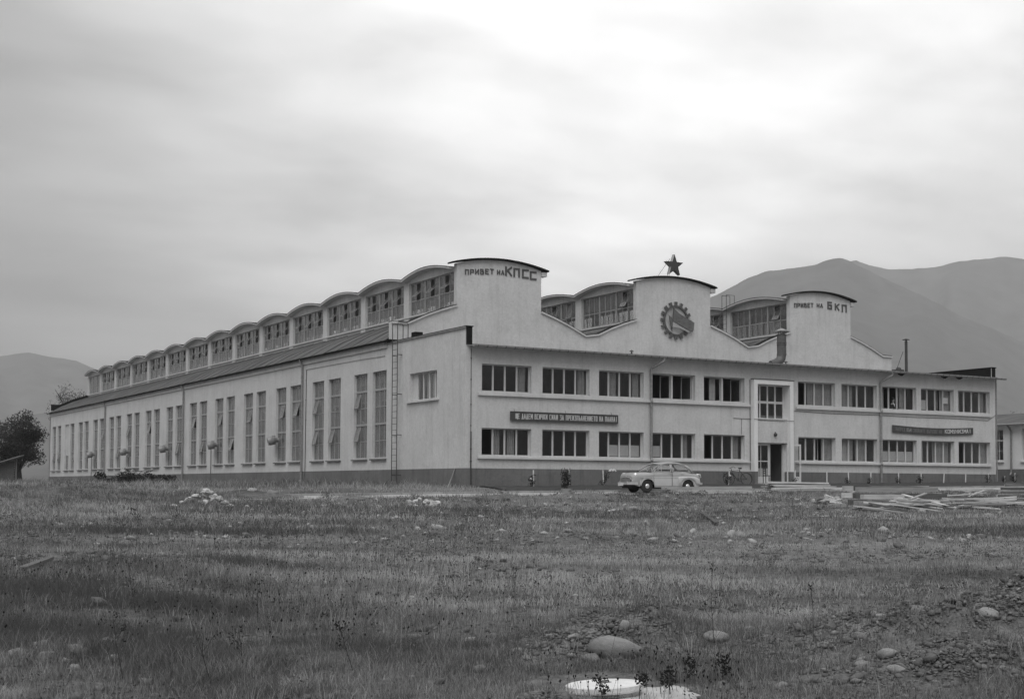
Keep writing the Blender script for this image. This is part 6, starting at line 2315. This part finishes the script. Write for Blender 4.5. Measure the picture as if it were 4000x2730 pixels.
def blades(name, rng, d0, d1, n, hgt, wid, e0=-.42, e1=.42, mat='grass', power=1.0, tall=None, seg=2):
    d = d0 + (d1 - d0) * rng.uniform(0, 1, n) ** power
    e = rng.uniform(e0, e1, n) * d * 1.03
    x, y = -33.1 + .503 * d + .864 * e, -61.6 + .864 * d - .503 * e
    p = patch(x, y)
    q = rnoise(x, y, 2.6, 3)
    q2 = rnoise(x, y, 9.0, 5)
    keep = rng.uniform(0, 1, n) < np.clip(.12 + .75 * p + .7 * (q - .4) + .8 * (q2 - .5), .05, 1)
    keep &= ~((y > -7.35) & (x > -14.5 + rng.uniform(-1, 1, n)) & (y < -4.9))
    keep &= ~((y > -4.9) & (x > .2))
    keep &= ~((x > -.12) & (y > -.2))
    keep &= ~((np.abs((.503 * (x + 33.1) + .864 * (y + 61.6)) - 52) < 4.5) & (x > 3.2 + rng.uniform(-1, 1, n)) & (rng.uniform(0, 1, n) < .35))
    keep &= np.hypot(x + 26.88, y + 52.3) > .60
    for mx, my, r in ((-22.6, -53.0, 1.3), (-24.3, -53.7, .75), (-26.0, -51.0, .65), (-23.6, -52.0, .8), (-28.0, -53.2, .5)):
        keep &= (np.hypot(x - mx, y - my) > r * rng.uniform(.2, 1.2, n))
    keep &= rng.uniform(0, 1, n) > bare(x, y) * .9
    x, y, p, q, d, q2 = x[keep], y[keep], p[keep], q[keep], d[keep], q2[keep]
    n = len(x)
    h = hgt * (.45 + .8 * p) * rng.uniform(.45, 1.5, n) * (.6 + .9 * np.clip(q, 0, 1))
    if tall is not None:
        h = h * tall(x, y)
    w = wid * rng.uniform(.6, 1.4, n)
    az = rng.uniform(0, 6.28, n)
    la = rng.uniform(0, 6.28, n)
    ln = h * rng.uniform(.1, .9, n)
    z = H(x, y) - .01
    sx_, sy_ = np.cos(az) * w / 2, np.sin(az) * w / 2
    lx, ly = np.cos(la) * ln, np.sin(la) * ln
    b0 = np.stack([x - sx_, y - sy_, z], 1)
    b1 = np.stack([x + sx_, y + sy_, z], 1)
    m0 = np.stack([x - sx_ * .8 + lx * .35, y - sy_ * .8 + ly * .35, z + h * .6], 1)
    m1 = np.stack([x + sx_ * .8 + lx * .35, y + sy_ * .8 + ly * .35, z + h * .6], 1)
    tp = np.stack([x + lx, y + ly, z + h], 1)
    V = np.stack([b0, b1, m1, m0, tp], 1).reshape(-1, 3)
    o = np.arange(n) * 5
    F = np.concatenate([np.stack([o, o + 1, o + 2], 1), np.stack([o, o + 2, o + 3], 1), np.stack([o + 3, o + 2, o + 4], 1)])
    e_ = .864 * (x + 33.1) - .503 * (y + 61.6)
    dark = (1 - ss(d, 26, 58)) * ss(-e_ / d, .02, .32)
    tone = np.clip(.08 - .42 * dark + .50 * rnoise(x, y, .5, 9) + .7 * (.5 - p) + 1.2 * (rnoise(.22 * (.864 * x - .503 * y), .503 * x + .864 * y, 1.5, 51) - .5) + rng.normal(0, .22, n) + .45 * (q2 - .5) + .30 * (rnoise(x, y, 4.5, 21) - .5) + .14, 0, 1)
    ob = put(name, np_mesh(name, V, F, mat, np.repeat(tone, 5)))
    return ob


rngB = np.random.RandomState(77)


def tallf(x, y):
    left = ss(-(.864 * (x + 33.1) - .503 * (y + 61.6)), -1, 6)
    return .75 + .5 * left


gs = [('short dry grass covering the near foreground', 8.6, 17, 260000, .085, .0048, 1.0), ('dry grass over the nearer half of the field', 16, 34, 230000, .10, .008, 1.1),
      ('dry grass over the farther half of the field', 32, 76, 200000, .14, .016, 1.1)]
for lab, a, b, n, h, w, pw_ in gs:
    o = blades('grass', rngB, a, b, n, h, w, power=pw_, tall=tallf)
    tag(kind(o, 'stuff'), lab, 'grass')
o = blades('grass', rngB, 72, 150, 60000, .42, .03, -.42, -.02, tall=lambda x, y: .8 + 0 * x)
tag(kind(o, 'stuff'), 'tall dry grass growing along the foot of the left wall', 'grass')
# tufts: thicker clumps that break the even cover
nT = 2600
dT = 10 + 62 * rngB.uniform(0, 1, nT) ** 1.2
eT = rngB.uniform(-.42, .42, nT) * dT
xT, yT = -33.1 + .503 * dT + .864 * eT, -61.6 + .864 * dT - .503 * eT
kp = ~((yT > -7.2) & (xT > -14)) & (np.hypot(xT + 26.9, yT + 52.3) > .8)
xT, yT, dT = xT[kp], yT[kp], dT[kp]
Vs, Fs, Ts = [], [], []
for k, (x, y, dd) in enumerate(zip(xT, yT, dT)):
    m = 16
    a = rngB.uniform(0, 6.28, m)
    r = rngB.uniform(.0, .07, m) * (1 + dd / 60)
    h = rngB.uniform(.07, .20) * rngB.uniform(.5, 1.3, m) * (1 + dd / 90)
    bx, by = x + r * np.cos(a), y + r * np.sin(a)
    z = H(bx, by) - .01
    w = .0007 + .00011 * dd
    az = rngB.uniform(0, 6.28, m)
    sx_, sy_ = np.cos(az) * w, np.sin(az) * w
    ca_, sa_ = np.cos(a), np.sin(a)
    V = np.stack([np.stack([bx - sx_, by - sy_, z], 1), np.stack([bx + sx_, by + sy_, z], 1), np.stack([bx - sx_ * .7 + ca_ * h * .12, by - sy_ * .7 + sa_ * h * .12, z + h * .6], 1), np.stack([bx + sx_ * .7 + ca_ * h * .12, by + sy_ * .7 + sa_ * h * .12, z + h * .6], 1), np.stack([bx + ca_ * h * .4, by + sa_ * h * .4, z + h], 1)], 1).reshape(-1, 3)
    o_ = len(Vs) * m * 5 + np.arange(m) * 5
    Fs.append(np.concatenate([np.stack([o_, o_ + 1, o_ + 3], 1), np.stack([o_, o_ + 3, o_ + 2], 1), np.stack([o_ + 2, o_ + 3, o_ + 4], 1)]))
    Vs.append(V)
    Ts.append(np.repeat(np.clip(rngB.normal(.35, .12) + rngB.normal(0, .22, m), 0, 1), 5))
o = put('grass_tufts', np_mesh('grass_tufts', np.concatenate(Vs), np.concatenate(Fs), 'grass', np.concatenate(Ts)))
tag(kind(o, 'stuff'), 'coarse dry tufts standing out of the field grass', 'grass')

# --- low leafy weeds that blotch the field
nW = 5200
dW = 9.5 + 58 * rngB.uniform(0, 1, nW) ** 1.25
eW = rngB.uniform(-.42, .42, nW) * dW
xW, yW = -33.1 + .503 * dW + .864 * eW, -61.6 + .864 * dW - .503 * eW
kp = (rnoise(xW, yW, 1.3, 31) + .35 * rnoise(xW, yW, .35, 32) + rngB.uniform(-.2, .2, nW) + .12 * (eW < 0) > .72) & ~((yW > -7.6) & (xW > -14.5)) & (np.hypot(xW + 26.9, yW + 52.4) > .75)
xW, yW, dW = xW[kp], yW[kp], dW[kp]
rW = rngB.uniform(.04, .12, len(xW)) * (1 + dW / 40)
cW = np.stack([xW, yW, H(xW, yW) + rW * .35], 1)
v, f, t = leaf_cloud(rngB, cW, rW, 26 * len(xW), .011, .6, .4)
v = v.reshape(-1, 4, 3)
cc = v.mean(1, keepdims=True)
dd_ = .503 * (cc[..., 0:1] + 33.1) + .864 * (cc[..., 1:2] + 61.6)
v = (cc + (v - cc) * (.9 + dd_ / 42)).reshape(-1, 3)
o = put('low_weeds', np_mesh('low_weeds', v, f, 'lowweed', t))
tag(kind(o, 'stuff'), 'low dark leafy weeds blotching the field grass', 'weeds')

# --- dead weeds with dark seed heads
ico = np.array([(0, 0, 1), (.9, 0, .2), (0, .9, .2), (-.9, 0, .2), (0, -.9, .2), (0, 0, -1)])
icf = np.array([(0, 1, 2), (0, 2, 3), (0, 3, 4), (0, 4, 1), (5, 2, 1), (5, 3, 2), (5, 4, 3), (5, 1, 4)])


def seedheads(name, n, d0, d1, e0, e1, hmin, hmax, rad_, label, pw_=1.0):
    d = d0 + (d1 - d0) * rngB.uniform(0, 1, n) ** pw_
    e = rngB.uniform(e0, e1, n) * d
    x, y = -33.1 + .503 * d + .864 * e, -61.6 + .864 * d - .503 * e
    k = (rnoise(x, y, .9, 12) + rngB.uniform(-.25, .25, n) > .46) & ~((y > -8) & (x > -15)) & (np.hypot(x + 26.9, y + 52.3) > .55)
    x, y, d = x[k], y[k], d[k]
    n = len(x)
    h = rngB.uniform(hmin, hmax, n)
    a, l = rngB.uniform(0, 6.28, n), rngB.uniform(0, .35, n) * h
    z = H(x, y)
    tx, ty = x + l * np.cos(a), y + l * np.sin(a)
    r = rad_ * rngB.uniform(.5, 1.4, n) * (1 + d / 60)
    hv = (ico[None] * r[:, None, None] * np.array([1, 1, 1.3])) + np.stack([tx, ty, z + h], 1)[:, None, :]
    V1 = hv.reshape(-1, 3)
    F1 = (icf[None] + (np.arange(n) * 6)[:, None, None]).reshape(-1, 3)
    w = .0012 + .00005 * d
    u = np.stack([np.full(n, .864), np.full(n, -.503), np.zeros(n)], 1) * w[:, None]
    b, t = np.stack([x, y, z], 1), np.stack([tx, ty, z + h], 1)
    V2 = np.stack([b - u, b + u, t + u * .6, t - u * .6], 1).reshape(-1, 3)
    o2 = np.arange(n) * 4 + len(V1)
    F2 = np.concatenate([np.stack([o2, o2 + 1, o2 + 2], 1), np.stack([o2, o2 + 2, o2 + 3], 1)])
    tone = np.concatenate([np.repeat(rngB.uniform(0, .3, n), 6), np.repeat(rngB.uniform(.6, 1, n), 4)])
    o = put(name, np_mesh(name, np.concatenate([V1, V2]), np.concatenate([F1, F2]), 'weed', tone))
    tag(kind(o, 'stuff'), label, 'weeds')


seedheads('seedhead_weeds', 3600, 13, 42, -.42, .02, .10, .34, .0075, 'thin dead weeds with dark seed heads over the left half of the field', 1.2)
seedheads('seedhead_weeds', 500, 11, 30, .0, .42, .10, .30, .007, 'sparse dead weeds with dark seed heads in the right foreground')
seedheads('seedhead_weeds', 260, 10.2, 11.9, .02, .17, .08, .22, .008, 'small dark leafy weeds growing before the manhole lid')


def weed_stalk(x, y, h, lean, br, seed, label, pale=False, leafy=0):
    rng = np.random.RandomState(seed)
    t = thing('weed_stalk', label, 'weed', (x, y, h1(x, y) - .01))
    m = MB()
    la = rng.uniform(0, 6.28)
    top = np.array([math.cos(la) * lean * h, math.sin(la) * lean * h, h])
    mid = top * .55 + np.array([rng.uniform(-.02, .02), rng.uniform(-.02, .02), 0])
    m.tube([(0, 0, 0), mid, top], [.0042, .0032, .0015], 4)
    ends = [top]
    for k in range(br):
        s = rng.uniform(.3, .9)
        b = (mid * (s / .55)) if s < .55 else mid + (top - mid) * ((s - .55) / .45)
        a = rng.uniform(0, 6.28)
        L = h * rng.uniform(.15, .35)
        e = b + np.array([math.cos(a) * L * .6, math.sin(a) * L * .6, L * .8])
        m.tube([b, (b + e) / 2 + np.array([0, 0, -.01]), e], [.0025, .002, .0012], 4)
        ends.append(e)
    st = m.build('stem', 'stalkpale' if pale else 'stalkdark', t)
    if leafy:
        foliage('leaves', t, rng, [tuple(p) for p in ends], [.045] * len(ends), leafy, .014, 'bush')


WST = [(-30.2, -50.2, .55, .2, 5, 'tall forked dead weed at the bottom left corner', 0, 20), (-29.6, -50.7, .62, .35, 4, 'long leaning dead stalk at the bottom left', 0, 14), (-29.2, -50.3, .4, .2, 5, 'short branching dead weed right of the leaning stalk', 0, 20),
       (-28.3, -50.6, .42, .3, 6, 'bushy dead weed at the bottom left of centre', 0, 30), (-27.6, -50.1, .5, .4, 3, 'pale bent stalk left of the manhole', 1, 0), (-27.3, -50.7, .38, .3, 6, 'pale branching weed just left of the manhole', 1, 0),
       (-26.9, -49.7, .5, .3, 3, 'thin upright weed behind the lone pale stone', 0, 8), (-25.3, -51.9, .5, .15, 6, 'pale bare branching weed right of the big boulder', 1, 0), (-25.0, -51.5, .7, .05, 3, 'tallest straight weed with a seed head right of the boulder', 0, 14),
       (-25.9, -52.75, .22, .3, 6, 'dark leafy weed before the right side of the manhole lid', 0, 60), (-26.15, -52.6, .2, .3, 6, 'low dark leafy weed overlapping the manhole collar', 0, 60), (-26.5, -52.85, .18, .3, 5, 'small leafy weed at the bottom edge before the manhole', 0, 40),
       (-27.28, -53.02, .17, .3, 6, 'dark leafy weed overlapping the left front of the manhole lid', 0, 60), (-27.0, -53.08, .2, .3, 6, 'dark leafy weed before the middle of the manhole lid', 0, 60), (-26.72, -53.1, .22, .3, 6, 'dark leafy weed before the right front of the manhole lid', 0, 60),
       (-24.4, -52.2, .55, .1, 2, 'single thin stalk rising from the right gravel heap', 0, 6), (-23.2, -52.6, .5, .1, 2, 'thin stalk on top of the right gravel heap', 1, 0), (-28.9, -45.6, .6, .15, 3, 'slender weed standing in the left middle ground', 0, 10),
       (-27.2, -39.0, .9, .06, 4, 'tall upright weed spike farther back on the left', 0, 40), (-23.5, -38.0, .95, .3, 2, 'long bowed grass stalk in the left middle distance', 0, 4), (-28.0, -47.3, .5, .2, 4, 'brittle dead weed in front of the left field', 0, 20)]
for i, (x, y, h, ln, br, lb, pale, lf) in enumerate(WST):
    weed_stalk(x, y, h, ln, br, 100 + i, lb, pale, lf * 2)
# a rotten board lying in the left field
rbd = timber('G', -28.95, -38.85, -28.4, -38.3, .03, .16, .14, .05, 'dark rotten board tilted up out of the grass at the left')
rbd['group'] = 'single boards lying in the grass'
